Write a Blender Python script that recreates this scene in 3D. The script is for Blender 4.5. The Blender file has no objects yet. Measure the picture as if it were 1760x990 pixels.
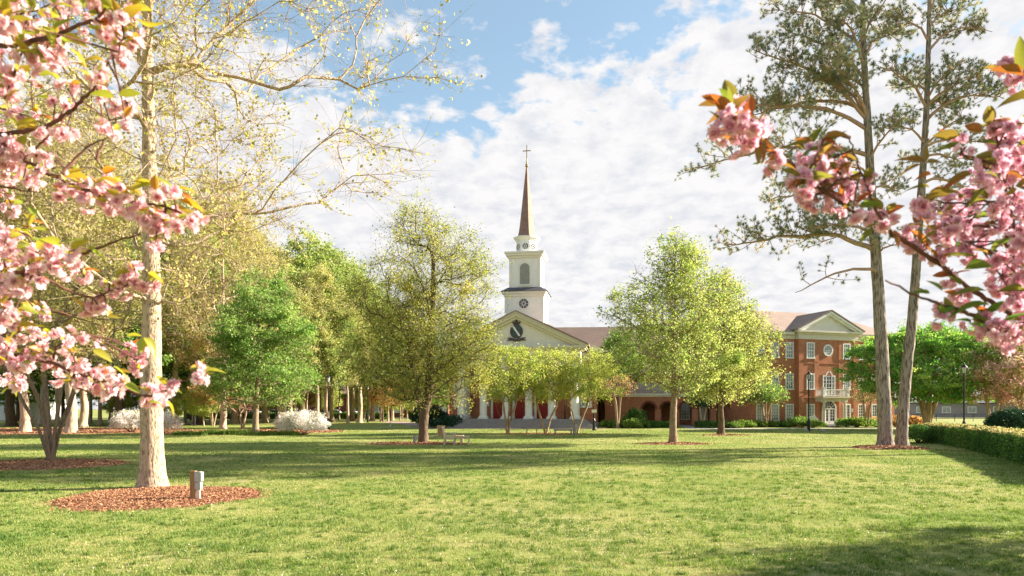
import bpy, math, random
import numpy as np
from mathutils import Vector, Matrix

S = bpy.context.scene
C = S.collection
PI = math.pi
F = 1200.0            # focal length in photograph pixels
HX, HY, EYE = 880.0, 702.0, 2.0
rng = np.random.default_rng(7)

def W(px, py, d):
    return np.array([(px-HX)*d/F, d, EYE+(HY-py)*d/F])
def G(px, py):
    d = EYE*F/(py-HY)
    return np.array([(px-HX)*d/F, d, 0.0])

# ------------------------------------------------------------------ object helpers
def tag(o, label=None, cat=None, group=None, kind=None):
    if label: o['label'] = label
    if cat: o['category'] = cat
    if group: o['group'] = group
    if kind: o['kind'] = kind
    return o
def thing(name, label, cat, loc=(0, 0, 0), rz=0.0, group=None):
    o = bpy.data.objects.new(name, None); C.objects.link(o)
    o.empty_display_size = 0.3
    o.location = tuple(float(v) for v in loc); o.rotation_euler = (0, 0, rz)
    return tag(o, label, cat, group)
def link(name, me, mat, parent=None):
    o = bpy.data.objects.new(name, me); C.objects.link(o)
    if mat is not None and len(me.materials) == 0: me.materials.append(mat)
    if parent is not None: o.parent = parent
    return o
def copy_thing(root, loc, rz=0.0, scale=None, label=None, group=None):
    def rec(o, par):
        c = o.copy(); C.objects.link(c)
        if par is not None: c.parent = par
        for ch in list(o.children): rec(ch, c)
        return c
    r = rec(root, None)
    r.location = tuple(float(v) for v in loc); r.rotation_euler = (0, 0, rz)
    if scale is not None: r.scale = scale
    if label: r['label'] = label
    if group: r['group'] = group
    return r

def np_mesh(name, V, faces, tone=None, smooth=False):
    """faces: (n,k) int array or list of such arrays"""
    if not isinstance(faces, list): faces = [faces]
    faces = [np.asarray(f, dtype=np.int32) for f in faces if len(f)]
    me = bpy.data.meshes.new(name)
    V = np.asarray(V, dtype=np.float32)
    me.vertices.add(len(V)); me.vertices.foreach_set('co', V.ravel())
    loops = np.concatenate([f.ravel() for f in faces])
    sizes = np.concatenate([np.full(len(f), f.shape[1], dtype=np.int32) for f in faces])
    starts = np.concatenate([[0], np.cumsum(sizes)[:-1]]).astype(np.int32)
    me.loops.add(len(loops)); me.loops.foreach_set('vertex_index', loops)
    me.polygons.add(len(sizes)); me.polygons.foreach_set('loop_start', starts)
    if smooth: me.polygons.foreach_set('use_smooth', np.ones(len(sizes), dtype=bool))
    if tone is not None:
        a = me.attributes.new('tone', 'FLOAT', 'FACE')
        a.data.foreach_set('value', np.asarray(tone, dtype=np.float32))
    me.update(calc_edges=True)
    return me

class MB:
    def __init__(s): s.v = []; s.f = []
    def add(s, vs, fs):
        n = len(s.v); s.v += [tuple(map(float, v)) for v in vs]; s.f += [tuple(i+n for i in f) for f in fs]
        return s
    def box(s, x0, x1, y0, y1, z0, z1):
        return s.add([(x0,y0,z0),(x1,y0,z0),(x1,y1,z0),(x0,y1,z0),(x0,y0,z1),(x1,y0,z1),(x1,y1,z1),(x0,y1,z1)],
                     [(0,3,2,1),(4,5,6,7),(0,1,5,4),(1,2,6,5),(2,3,7,6),(3,0,4,7)])
    def bar(s, a, b, w, h=None):
        h = h or w; a = Vector(a); b = Vector(b); t = (b-a).normalized()
        r = Vector((0,0,1)) if abs(t.z) < .9 else Vector((0,1,0))
        u = t.cross(r).normalized()*w/2; v = u.cross(t).normalized()*h/2
        P = [p+q for p in (a, b) for q in (-u-v, u-v, u+v, -u+v)]
        return s.add(P, [(3,2,1,0),(4,5,6,7),(0,1,5,4),(1,2,6,5),(2,3,7,6),(3,0,4,7)])
    def prism(s, poly, y0, y1):     # polygon in x,z extruded along y
        n = len(poly)
        return s.add([(x,y0,z) for x,z in poly]+[(x,y1,z) for x,z in poly],
                     [tuple(range(n)), tuple(range(2*n-1, n-1, -1))]+[(i, i+n, (i+1)%n+n, (i+1)%n) for i in range(n)])
    def lathe(s, prof, c=(0,0), n=16, ph=0.0):
        vs = []; fs = []
        for r, z in prof:
            for k in range(n):
                a = 2*PI*k/n+ph; vs.append((c[0]+r*math.cos(a), c[1]+r*math.sin(a), z))
        for i in range(len(prof)-1):
            for k in range(n):
                fs.append((i*n+k, i*n+(k+1)%n, (i+1)*n+(k+1)%n, (i+1)*n+k))
        fs.append(tuple(range(n-1, -1, -1))); fs.append(tuple(range((len(prof)-1)*n, len(prof)*n)))
        return s.add(vs, fs)
    def arch_panel(s, cx, w, z0, zs, y0, y1, n=12):   # solid with a round head
        r = w/2; pl = [(cx-r, z0), (cx+r, z0)]+[(cx+r*math.cos(a), zs+r*math.sin(a)) for a in np.linspace(0, PI, n)]
        return s.prism(pl, y0, y1)
    def arch_ring(s, cx, r0, r1, zs, y0, y1, a0=0.0, a1=PI, n=16):
        for i in range(n):
            a, b = a0+(a1-a0)*i/n, a0+(a1-a0)*(i+1)/n
            s.prism([(cx+r0*math.cos(a), zs+r0*math.sin(a)), (cx+r1*math.cos(a), zs+r1*math.sin(a)),
                     (cx+r1*math.cos(b), zs+r1*math.sin(b)), (cx+r0*math.cos(b), zs+r0*math.sin(b))], y0, y1)
        return s
    def arcade(s, x0, x1, z0, z1, y0, y1, arches, n=12):   # wall with round-headed openings
        xs = x0
        for cx, w, zs in arches:
            r = w/2
            s.box(xs, cx-r, y0, y1, z0, z1)
            p = [(cx-r*math.cos(a), zs+r*math.sin(a)) for a in np.linspace(0, PI, n)]
            for i in range(n-1):
                s.prism([p[i], p[i+1], (p[i+1][0], z1), (p[i][0], z1)], y0, y1)
            xs = cx+r
        s.box(xs, x1, y0, y1, z0, z1)
        return s
    def build(s, name, mat, parent=None, smooth=False):
        me = bpy.data.meshes.new(name); me.from_pydata(s.v, [], s.f)
        if smooth: me.polygons.foreach_set('use_smooth', [True]*len(me.polygons))
        me.update()
        return link(name, me, mat, parent)

# ------------------------------------------------------------------ materials
def new_mat(name):
    m = bpy.data.materials.new(name); m.use_nodes = True
    nt = m.node_tree; nt.nodes.clear()
    out = nt.nodes.new('ShaderNodeOutputMaterial')
    return m, nt, out
def ramp(nt, fac, stops):
    r = nt.nodes.new('ShaderNodeValToRGB'); e = r.color_ramp.elements
    while len(e) < len(stops): e.new(0.5)
    for el, (p, c) in zip(e, stops):
        el.position = p; el.color = (c[0], c[1], c[2], 1)
    nt.links.new(fac, r.inputs[0]); return r.outputs[0]
def noise(nt, scale, detail=4, vec=None, rough=.6, dist=0.0):
    n = nt.nodes.new('ShaderNodeTexNoise'); n.inputs['Scale'].default_value = scale
    n.inputs['Detail'].default_value = detail; n.inputs['Roughness'].default_value = rough
    n.inputs['Distortion'].default_value = dist
    if vec is not None: nt.links.new(vec, n.inputs['Vector'])
    return n.outputs['Fac']
def coords(nt, kind='Object', scale=None):
    t = nt.nodes.new('ShaderNodeTexCoord'); o = t.outputs[kind]
    if scale:
        m = nt.nodes.new('ShaderNodeMapping'); m.inputs['Scale'].default_value = scale
        nt.links.new(o, m.inputs['Vector']); o = m.outputs[0]
    return o
def mix(nt, fac, a, b, mode='MIX'):
    n = nt.nodes.new('ShaderNodeMix'); n.data_type = 'RGBA'; n.blend_type = mode
    for s_, v in ((0, fac), (6, a), (7, b)):
        if hasattr(v, 'links') or isinstance(v, bpy.types.NodeSocket): nt.links.new(v, n.inputs[s_])
        elif s_ == 0: n.inputs[0].default_value = v
        else: n.inputs[s_].default_value = (v[0], v[1], v[2], 1)
    return n.outputs[2]
def math_(nt, op, a, b=None, c=None, clamp=False):
    n = nt.nodes.new('ShaderNodeMath'); n.operation = op; n.use_clamp = clamp
    for i, v in enumerate((a, b, c)):
        if v is None: continue
        if isinstance(v, bpy.types.NodeSocket): nt.links.new(v, n.inputs[i])
        else: n.inputs[i].default_value = v
    return n.outputs[0]
def surf(name, col, rough=.7, col2=None, scale=3.0, bump=0.0, bscale=20.0, vec_scale=None, metal=0.0, spec=.3):
    m, nt, out = new_mat(name)
    b = nt.nodes.new('ShaderNodeBsdfPrincipled'); nt.links.new(b.outputs[0], out.inputs[0])
    b.inputs['Roughness'].default_value = rough; b.inputs['Metallic'].default_value = metal
    b.inputs['Specular IOR Level'].default_value = spec
    v = coords(nt, 'Object', vec_scale)
    c2 = col2 or tuple(c*.8 for c in col)
    f = noise(nt, scale, 5, v)
    nt.links.new(ramp(nt, f, [(.3, c2), (.7, col)]), b.inputs['Base Color'])
    if bump:
        bp = nt.nodes.new('ShaderNodeBump'); bp.inputs['Strength'].default_value = bump
        bp.inputs['Distance'].default_value = .05
        nt.links.new(noise(nt, bscale, 6, v), bp.inputs['Height']); nt.links.new(bp.outputs[0], b.inputs['Normal'])
    return m
def leaf_mat(name, stops, trans=.45, rough=.6, boost=1.0, gain=1.0):
    stops = [(p, tuple(min(.9, c*gain) for c in col)) for p, col in stops]
    m, nt, out = new_mat(name)
    at = nt.nodes.new('ShaderNodeAttribute'); at.attribute_name = 'tone'
    col = ramp(nt, at.outputs['Fac'], stops)
    d = nt.nodes.new('ShaderNodeBsdfDiffuse'); t = nt.nodes.new('ShaderNodeBsdfTranslucent')
    g = nt.nodes.new('ShaderNodeBsdfGlossy'); g.inputs['Roughness'].default_value = rough
    nt.links.new(col, d.inputs[0])
    hs = nt.nodes.new('ShaderNodeHueSaturation'); hs.inputs['Saturation'].default_value = 1.05; hs.inputs['Value'].default_value = 1.3*boost
    nt.links.new(col, hs.inputs['Color']); nt.links.new(hs.outputs[0], t.inputs[0])
    g.inputs[0].default_value = (.6, .6, .6, 1)
    a = nt.nodes.new('ShaderNodeMixShader'); a.inputs[0].default_value = trans
    nt.links.new(d.outputs[0], a.inputs[1]); nt.links.new(t.outputs[0], a.inputs[2])
    b = nt.nodes.new('ShaderNodeMixShader'); b.inputs[0].default_value = .04
    nt.links.new(a.outputs[0], b.inputs[1]); nt.links.new(g.outputs[0], b.inputs[2])
    nt.links.new(b.outputs[0], out.inputs[0])
    return m
def bark_mat(name, c1, c2, scale=6.0, stretch=.25, bump=.8, pos=(.42, .75)):
    m, nt, out = new_mat(name)
    b = nt.nodes.new('ShaderNodeBsdfPrincipled'); nt.links.new(b.outputs[0], out.inputs[0])
    b.inputs['Roughness'].default_value = .9; b.inputs['Specular IOR Level'].default_value = .15
    v = coords(nt, 'Object', (1, 1, stretch))
    f = noise(nt, scale, 8, v, .65, .4)
    vo = nt.nodes.new('ShaderNodeTexVoronoi'); vo.inputs['Scale'].default_value = scale*1.6
    nt.links.new(v, vo.inputs['Vector'])
    h = math_(nt, 'ADD', f, math_(nt, 'MULTIPLY', vo.outputs['Distance'], .35))
    nt.links.new(ramp(nt, h, [(pos[0], c2), (pos[1], c1)]), b.inputs['Base Color'])
    bp = nt.nodes.new('ShaderNodeBump'); bp.inputs['Strength'].default_value = bump; bp.inputs['Distance'].default_value = .05
    nt.links.new(h, bp.inputs['Height']); nt.links.new(bp.outputs[0], b.inputs['Normal'])
    return m
def brick_mat(name, c1, c2, mortar):
    m, nt, out = new_mat(name)
    b = nt.nodes.new('ShaderNodeBsdfPrincipled'); nt.links.new(b.outputs[0], out.inputs[0])
    b.inputs['Roughness'].default_value = .85; b.inputs['Specular IOR Level'].default_value = .2
    co = coords(nt); sx = nt.nodes.new('ShaderNodeSeparateXYZ'); nt.links.new(co, sx.inputs[0])
    cb = nt.nodes.new('ShaderNodeCombineXYZ')
    nt.links.new(math_(nt, 'ADD', sx.outputs[0], sx.outputs[1]), cb.inputs[0]); nt.links.new(sx.outputs[2], cb.inputs[1])
    br = nt.nodes.new('ShaderNodeTexBrick'); nt.links.new(cb.outputs[0], br.inputs['Vector'])
    br.inputs['Scale'].default_value = 1.0; br.inputs['Brick Width'].default_value = .22; br.inputs['Row Height'].default_value = .075
    br.inputs['Mortar Size'].default_value = .007
    br.inputs['Color1'].default_value = (*c1, 1); br.inputs['Color2'].default_value = (*c2, 1); br.inputs['Mortar'].default_value = (*mortar, 1)
    n = noise(nt, 1.1, 6, co)
    st = noise(nt, 9.0, 3, coords(nt, 'Object', (1, 1, .15)))
    col = mix(nt, .55, br.outputs['Color'], ramp(nt, n, [(.3, (.62, .6, .6)), (.7, (1.1, 1.05, 1.0))]), 'MULTIPLY')
    col = mix(nt, .35, col, ramp(nt, st, [(.3, (.7, .68, .66)), (.7, (1.05, 1.05, 1.05))]), 'MULTIPLY')
    nt.links.new(col, b.inputs['Base Color'])
    bp = nt.nodes.new('ShaderNodeBump'); bp.inputs['Strength'].default_value = .3; bp.inputs['Distance'].default_value = .01
    nt.links.new(br.outputs['Fac'], bp.inputs['Height']); bp.invert = True
    nt.links.new(bp.outputs[0], b.inputs['Normal'])
    return m
def roof_mat(name, c1, c2):
    m, nt, out = new_mat(name)
    b = nt.nodes.new('ShaderNodeBsdfPrincipled'); nt.links.new(b.outputs[0], out.inputs[0]); b.inputs['Roughness'].default_value = .9
    co = coords(nt)
    n1 = noise(nt, 14, 2, coords(nt, 'Object', (1, 1, 4))); n2 = noise(nt, .8, 5, co)
    w = nt.nodes.new('ShaderNodeTexWave'); w.bands_direction = 'Z'; w.inputs['Scale'].default_value = 3.2; w.inputs['Distortion'].default_value = .6
    nt.links.new(co, w.inputs['Vector'])
    f = math_(nt, 'ADD', math_(nt, 'MULTIPLY', n1, .6), math_(nt, 'ADD', math_(nt, 'MULTIPLY', n2, .4), math_(nt, 'MULTIPLY', w.outputs['Fac'], .12)))
    nt.links.new(ramp(nt, f, [(.35, c2), (.72, c1)]), b.inputs['Base Color'])
    return m
def siding_mat(name, c1):
    m, nt, out = new_mat(name)
    b = nt.nodes.new('ShaderNodeBsdfPrincipled'); nt.links.new(b.outputs[0], out.inputs[0]); b.inputs['Roughness'].default_value = .5
    co = coords(nt)
    nt.links.new(ramp(nt, noise(nt, 1.5, 6, co), [(.3, tuple(c*.88 for c in c1)), (.7, c1)]), b.inputs['Base Color'])
    w = nt.nodes.new('ShaderNodeTexWave'); w.bands_direction = 'Z'; w.wave_profile = 'SAW'; w.inputs['Scale'].default_value = 2.6
    nt.links.new(co, w.inputs['Vector'])
    bp = nt.nodes.new('ShaderNodeBump'); bp.inputs['Strength'].default_value = .15; bp.inputs['Distance'].default_value = .02
    nt.links.new(w.outputs['Fac'], bp.inputs['Height']); nt.links.new(bp.outputs[0], b.inputs['Normal'])
    return m
def glass_mat(name, col, rough=.08):
    m, nt, out = new_mat(name)
    b = nt.nodes.new('ShaderNodeBsdfPrincipled'); nt.links.new(b.outputs[0], out.inputs[0])
    b.inputs['Roughness'].default_value = rough; b.inputs['Specular IOR Level'].default_value = .9
    co = coords(nt)
    nt.links.new(ramp(nt, noise(nt, .9, 3, co), [(.35, tuple(c*.45 for c in col)), (.65, col)]), b.inputs['Base Color'])
    bp = nt.nodes.new('ShaderNodeBump'); bp.inputs['Strength'].default_value = .12; bp.inputs['Distance'].default_value = .02
    nt.links.new(noise(nt, 1.5, 2, co), bp.inputs['Height']); nt.links.new(bp.outputs[0], b.inputs['Normal'])
    return m

M = {}
M['bark_tan'] = bark_mat('pale scaly bark', (.51, .385, .27), (.20, .135, .09), 12, .4, 1.0, (.48, .72))
M['bark_pine'] = bark_mat('grey pine bark', (.36, .30, .25), (.11, .085, .068), 11, .16, 1.0, (.54, .74))
M['bark_pinelimb'] = bark_mat('reddish pine limb bark', (.50, .33, .25), (.3, .19, .14), 9, .4, .5)
M['bark_dark'] = bark_mat('dark oak bark', (.17, .12, .082), (.06, .042, .03), 9, .25, .9)
M['bark_maple'] = bark_mat('brown maple bark', (.30, .22, .15), (.14, .10, .068), 9, .3, .7)
M['bark_myrtle'] = bark_mat('smooth mottled bark', (.42, .31, .21), (.2, .14, .09), 5, .3, .3)
M['bark_cherry'] = bark_mat('cherry bark', (.16, .075, .055), (.07, .035, .03), 14, 1.0, .5)
M['bark_pale'] = bark_mat('pale grove bark', (.50, .39, .28), (.25, .18, .12), 7, .25, .7)  # the grove trunks' own pale brown bark colour
M['twig_yellow'] = bark_mat('yellowish twig bark', (.47, .35, .19), (.27, .19, .10), 9, .5, .3)
M['leaf_tulip'] = leaf_mat('young yellow leaves', [(0, (.20, .20, .045)), (.5, (.38, .35, .10)), (1, (.56, .48, .20))], .5, gain=1.25)
M['leaf_oak'] = leaf_mat('olive young leaves', [(0, (.09, .125, .02)), (.5, (.22, .24, .045)), (1, (.38, .32, .09))], .45, gain=1.75)
M['leaf_maple'] = leaf_mat('fresh yellow green leaves', [(0, (.11, .18, .035)), (.5, (.25, .30, .075)), (1, (.40, .41, .14))], .5, gain=1.45)
M['leaf_maple2'] = leaf_mat('yellow maple leaves', [(0, (.16, .21, .04)), (.5, (.31, .34, .095)), (1, (.48, .46, .18))], .5, gain=1.3)
M['leaf_myrtle'] = leaf_mat('lime young leaves', [(0, (.12, .19, .03)), (.5, (.29, .33, .065)), (1, (.46, .44, .11))], .5, gain=1.5)
M['leaf_green'] = leaf_mat('bright green leaves', [(0, (.10, .20, .03)), (.5, (.22, .36, .07)), (1, (.46, .54, .16))], .45)
M['leaf_dogwood'] = leaf_mat('layered green leaves', [(0, (.07, .19, .03)), (.5, (.17, .34, .05)), (1, (.46, .52, .13))], .45, gain=1.3)
M['leaf_olive'] = leaf_mat('grove olive leaves', [(0, (.08, .125, .022)), (.5, (.19, .25, .055)), (1, (.36, .37, .11))], .4, gain=1.6)
M['leaf_gold'] = leaf_mat('grove golden leaves', [(0, (.16, .17, .04)), (.5, (.31, .32, .09)), (1, (.48, .43, .17))], .45, gain=1.35)
M['leaf_orange'] = leaf_mat('grove orange leaves', [(0, (.28, .15, .05)), (.5, (.46, .28, .10)), (1, (.58, .40, .18))], .45, gain=1.2)
M['leaf_mid'] = leaf_mat('grove mid green leaves', [(0, (.035, .09, .015)), (.5, (.09, .18, .03)), (1, (.24, .28, .06))], .4, gain=1.7)
M['leaf_red'] = leaf_mat('red maple leaves', [(0, (.22, .05, .025)), (.5, (.38, .10, .05)), (1, (.50, .2, .1))], .4)
M['needle'] = leaf_mat('pine needles', [(0, (.13, .18, .10)), (.5, (.32, .36, .20)), (.8, (.52, .44, .27)), (1, (.66, .46, .30))], .5)
M['leaf_dark'] = leaf_mat('dark glossy leaves', [(0, (.012, .04, .018)), (.6, (.03, .085, .035)), (1, (.07, .14, .06))], .15, .35)
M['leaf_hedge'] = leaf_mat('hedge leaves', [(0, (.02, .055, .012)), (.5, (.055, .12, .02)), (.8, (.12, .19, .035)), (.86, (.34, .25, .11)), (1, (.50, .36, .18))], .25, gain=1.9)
M['leaf_shrub'] = leaf_mat('low shrub leaves', [(0, (.05, .10, .015)), (.5, (.13, .22, .03)), (1, (.34, .36, .08))], .35, gain=1.3)
M['azalea'] = leaf_mat('white azalea flowers', [(0, (.06, .13, .03)), (.14, (.10, .17, .04)), (.18, (.72, .66, .60)), (1, (.90, .87, .84))], .35)
M['petal'] = leaf_mat('cherry petals', [(0, (.74, .32, .38)), (.4, (.85, .52, .57)), (.75, (.89, .64, .67)), (1, (.94, .82, .83))], .4, .6, .95)
M['petal_lilac'] = leaf_mat('cooler cherry petals', [(0, (.68, .27, .40)), (.4, (.82, .47, .58)), (.75, (.86, .58, .68)), (1, (.92, .78, .85))], .4, .6, .95)
M['leaf_cherry'] = leaf_mat('young cherry leaves', [(0, (.38, .10, .035)), (.3, (.30, .15, .04)), (.5, (.22, .18, .035)), (.75, (.15, .19, .03)), (1, (.12, .23, .035))], .5, .4)
M['leaf_cherry2'] = leaf_mat('yellow-green cherry leaves', [(0, (.5, .13, .03)), (.25, (.50, .27, .045)), (.55, (.42, .36, .045)), (1, (.26, .33, .045))], .5, .4)  # own orange to yellow-green leaf colours of the left-edge cherry
M['leaf_pink'] = leaf_mat('distant cherry bloom', [(0, (.2, .22, .04)), (.4, (.35, .34, .08)), (.45, (.7, .36, .38)), (1, (.85, .58, .60))], .4, gain=1.1)
M['brick'] = brick_mat('orange red brick', (.58, .23, .11), (.47, .165, .08), (.34, .25, .19))
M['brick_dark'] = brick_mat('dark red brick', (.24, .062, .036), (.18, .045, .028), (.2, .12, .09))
M['roof'] = roof_mat('brown shingles', (.34, .24, .185), (.2, .14, .11))
M['roof_grey'] = roof_mat('grey shingles', (.11, .11, .125), (.06, .06, .07))
M['spire'] = surf('weathered copper spire', (.30, .19, .145), .5, (.2, .12, .09), 2.0, metal=.35)
M['trim'] = surf('cream painted trim', (.66, .62, .50), .6, (.58, .54, .43), 2.0)
M['white'] = surf('white paint', (.80, .79, .76), .5, (.72, .71, .67), 2.0)
M['siding'] = siding_mat('white clapboard', (.84, .84, .82))
M['tympanum'] = siding_mat('cream pediment boards', (.76, .73, .65))
M['louver'] = surf('grey louvers', (.36, .37, .35), .6, (.28, .29, .28), 2.0)
M['red'] = surf('red painted door', (.36, .022, .022), .35, (.28, .018, .018), 2.0)
M['stone'] = surf('grey step stone', (.36, .33, .32), .85, (.26, .235, .23), 3.0, .2, 12)
M['black'] = surf('black painted iron', (.02, .02, .022), .4, (.012, .012, .013), 4.0)
M['emblem_dark'] = surf('dark bronze crest', (.10, .075, .085), .5, (.05, .038, .045), 4.0)
M['emblem_teal'] = surf('dark teal crest field', (.06, .11, .12), .5, (.035, .07, .08), 4.0)
M['gold'] = surf('pale gilt metal', (.42, .32, .17), .4, (.3, .22, .12), 3.0, metal=.5)
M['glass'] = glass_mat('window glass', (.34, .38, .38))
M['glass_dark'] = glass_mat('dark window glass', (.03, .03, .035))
M['lamp_glass'] = surf('frosted lamp glass', (.55, .55, .55), .2, (.45, .45, .48), 3.0)
M['wood'] = surf('weathered teak', (.68, .56, .40), .75, (.52, .41, .28), 5.0, .4, 30, (1, 1, .3))
M['wood_grey'] = surf('grey weathered wood', (.40, .36, .30), .8, (.27, .24, .2), 5.0, .4, 30)
M['post_wood'] = surf('treated post wood', (.44, .26, .13), .8, (.28, .15, .07), 7.0, .5, 25, (1, 1, .12))
M['metal_box'] = surf('galvanised box', (.45, .45, .46), .45, (.34, .34, .36), 6.0, metal=.5)
M['pvc'] = surf('pale conduit', (.75, .73, .68), .5)
M['car_white'] = surf('white car paint', (.72, .74, .77), .25, (.66, .68, .72), 1.0, spec=.6)
M['car_blue'] = surf('dark blue car paint', (.05, .08, .16), .25, (.04, .06, .12), 1.0, spec=.6)
M['car_silver'] = surf('silver car paint', (.42, .45, .48), .3, (.36, .39, .42), 1.0, spec=.6)
M['car_red'] = surf('dark red car paint', (.28, .03, .03), .25, (.2, .02, .02), 1.0, spec=.6)
M['rubber'] = surf('black rubber', (.02, .02, .02), .8)
M['paving'] = surf('pinkish brick paving', (.42, .30, .25), .85, (.3, .22, .19), 2.0, .3, 10)
M['path'] = surf('concrete path', (.42, .38, .35), .9, (.33, .3, .28), 1.5, .2, 12)
M['asphalt'] = surf('asphalt', (.06, .06, .062), .9, (.045, .045, .047), 2.0)
M['wall_pale'] = surf('pale rendered wall', (.30, .27, .29), .8, (.24, .22, .23), 1.0)

# ------------------------------------------------------------------ world, sun, camera
SUN_EL = math.radians(23); sx_, sy_ = .970, .243
sun_rot = math.atan2(sx_, sy_)
w = bpy.data.worlds.new('World'); S.world = w; w.use_nodes = True
nt = w.node_tree; nt.nodes.clear()
out = nt.nodes.new('ShaderNodeOutputWorld'); bg = nt.nodes.new('ShaderNodeBackground'); nt.links.new(bg.outputs[0], out.inputs[0])
bg.inputs[1].default_value = .125
sky = nt.nodes.new('ShaderNodeTexSky'); sky.sky_type = 'NISHITA'; sky.sun_disc = False
sky.sun_elevation = SUN_EL; sky.sun_rotation = sun_rot; sky.air_density = 1.0; sky.dust_density = .6; sky.ozone_density = 1.4
tc = nt.nodes.new('ShaderNodeTexCoord'); sp = nt.nodes.new('ShaderNodeSeparateXYZ'); nt.links.new(tc.outputs['Generated'], sp.inputs[0])
zz = math_(nt, 'ADD', math_(nt, 'MAXIMUM', sp.outputs[2], 0.0), .26)
cx_ = nt.nodes.new('ShaderNodeCombineXYZ')
nt.links.new(math_(nt, 'DIVIDE', sp.outputs[0], zz), cx_.inputs[0]); nt.links.new(math_(nt, 'DIVIDE', sp.outputs[1], zz), cx_.inputs[1])
cx_.inputs[2].default_value = 11.3
pv = cx_.outputs[0]
n_big = noise(nt, 1.3, 3, pv, .5, .2); n_mid = noise(nt, 4.6, 7, pv, .55, .15); n_cell = noise(nt, 15.0, 5, pv, .55, .1)
cov = math_(nt, 'ADD', math_(nt, 'MULTIPLY', n_big, .70), math_(nt, 'ADD', math_(nt, 'MULTIPLY', n_mid, .55), math_(nt, 'MULTIPLY', n_cell, .80)))
# cloud deck breaks up with height above the horizon
lift = math_(nt, 'MULTIPLY', math_(nt, 'SUBTRACT', .385, sp.outputs[2]), 1.75)
cov = math_(nt, 'ADD', cov, lift)
dens = math_(nt, 'MULTIPLY', math_(nt, 'SUBTRACT', cov, .86), 8.5, clamp=True)
shade = noise(nt, 13.0, 7, pv, .6, .2)
ccol = ramp(nt, shade, [(.32, (1.50, 1.54, 1.66)), (.45, (1.74, 1.74, 1.79)), (.58, (1.93, 1.90, 1.91))])
skyc = mix(nt, .30, mix(nt, 1.0, sky.outputs[0], (.54, .55, .51), 'MULTIPLY'), (1.0, 1.32, 1.5))
nt.links.new(mix(nt, dens, skyc, ccol), bg.inputs[0])

sd = bpy.data.lights.new('sun', 'SUN'); sd.energy = 4.5; sd.angle = math.radians(.6); sd.color = (1.0, .89, .74)
so = bpy.data.objects.new('sun', sd); C.objects.link(so)
sdir = Vector((sx_*math.cos(SUN_EL), sy_*math.cos(SUN_EL), math.sin(SUN_EL)))
so.rotation_euler = sdir.to_track_quat('Z', 'Y').to_euler(); so.location = (30, 0, 40)

cam = bpy.data.cameras.new('camera'); cam.sensor_width = 36; cam.lens = 36*F/1760
cam.shift_y = (HY-495)/1760; cam.clip_end = 5000; cam.clip_start = .05
cam.dof.use_dof = True; cam.dof.focus_distance = 30; cam.dof.aperture_fstop = 3.5
co_ = bpy.data.objects.new('camera', cam); C.objects.link(co_)
co_.location = (0, 0, EYE); co_.rotation_euler = (PI/2, 0, 0); S.camera = co_
S.view_settings.view_transform = 'Standard'; S.view_settings.look = 'None'
S.view_settings.exposure = 2.03; S.view_settings.gamma = 1; S.view_settings.use_curve_mapping = False
S.render.engine = 'CYCLES'
S.cycles.use_denoising = True
S.cycles.denoising_input_passes = 'RGB_ALBEDO_NORMAL'; S.cycles.denoising_prefilter = 'ACCURATE'; S.cycles.sample_clamp_indirect = 4
try: S.cycles.denoiser = 'OPENIMAGEDENOISE'
except Exception: pass
S.cycles.max_bounces = 7; S.cycles.diffuse_bounces = 4; S.cycles.glossy_bounces = 2; S.cycles.transmission_bounces = 5
S.cycles.transparent_max_bounces = 6; S.cycles.caustics_reflective = False; S.cycles.caustics_refractive = False

# ------------------------------------------------------------------ ground
def grass_ground():
    m, nt, out = new_mat('lawn')
    b = nt.nodes.new('ShaderNodeBsdfPrincipled'); nt.links.new(b.outputs[0], out.inputs[0])
    b.inputs['Roughness'].default_value = .9; b.inputs['Specular IOR Level'].default_value = .1
    co = coords(nt, 'Object')
    n1 = noise(nt, .13, 4, co); n2 = noise(nt, .9, 6, co, .65); n3 = noise(nt, 14, 5, co, .7)
    f = math_(nt, 'ADD', math_(nt, 'MULTIPLY', n1, .45), math_(nt, 'ADD', math_(nt, 'MULTIPLY', n2, .35), math_(nt, 'MULTIPLY', n3, .3)))
    nt.links.new(ramp(nt, f, [(.38, (.10, .18, .03)), (.48, (.20, .265, .055)), (.58, (.31, .315, .10)), (.67, (.43, .38, .19))]), b.inputs['Base Color'])
    bp = nt.nodes.new('ShaderNodeBump'); bp.inputs['Strength'].default_value = .7; bp.inputs['Distance'].default_value = .06
    nt.links.new(noise(nt, 25, 6, co, .7), bp.inputs['Height']); nt.links.new(bp.outputs[0], b.inputs['Normal'])
    return m
M['lawn'] = grass_ground()
tag(MB().add([(-900, -300, 0), (900, -300, 0), (900, 1500, 0), (-900, 1500, 0)], [(0, 1, 2, 3)]).build('ground', M['lawn']), kind='structure')

def sheet(name, pts, z, mat):
    return tag(MB().add([(p[0], p[1], z) for p in pts], [tuple(range(len(pts)))]).build(name, mat), kind='structure')
sheet('path', [G(1163, 727.5), G(1195, 727.5), G(1218, 736.5), G(1180, 736.5)], .012, M['path'])
sheet('pavement', [G(640, 724), G(700, 724.5), G(765, 735.3), G(1036, 735.3), G(1042, 737.3), G(722, 737.5), G(690, 729)], .008, M['paving'])
sheet('sidewalk', [G(1200, 736.2), G(1545, 736.2), G(1545, 737.6), G(1180, 737.6)], .008, M['path'])
sheet('road', [(-200, 136, 0), (420, 136, 0), (420, 147, 0), (-200, 147, 0)], .012, M['asphalt'])
MB_k = MB().box(-200, 420, 135.7, 135.95, -.05, .12); tag(MB_k.build('kerb', M['path']), kind='structure')

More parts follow.
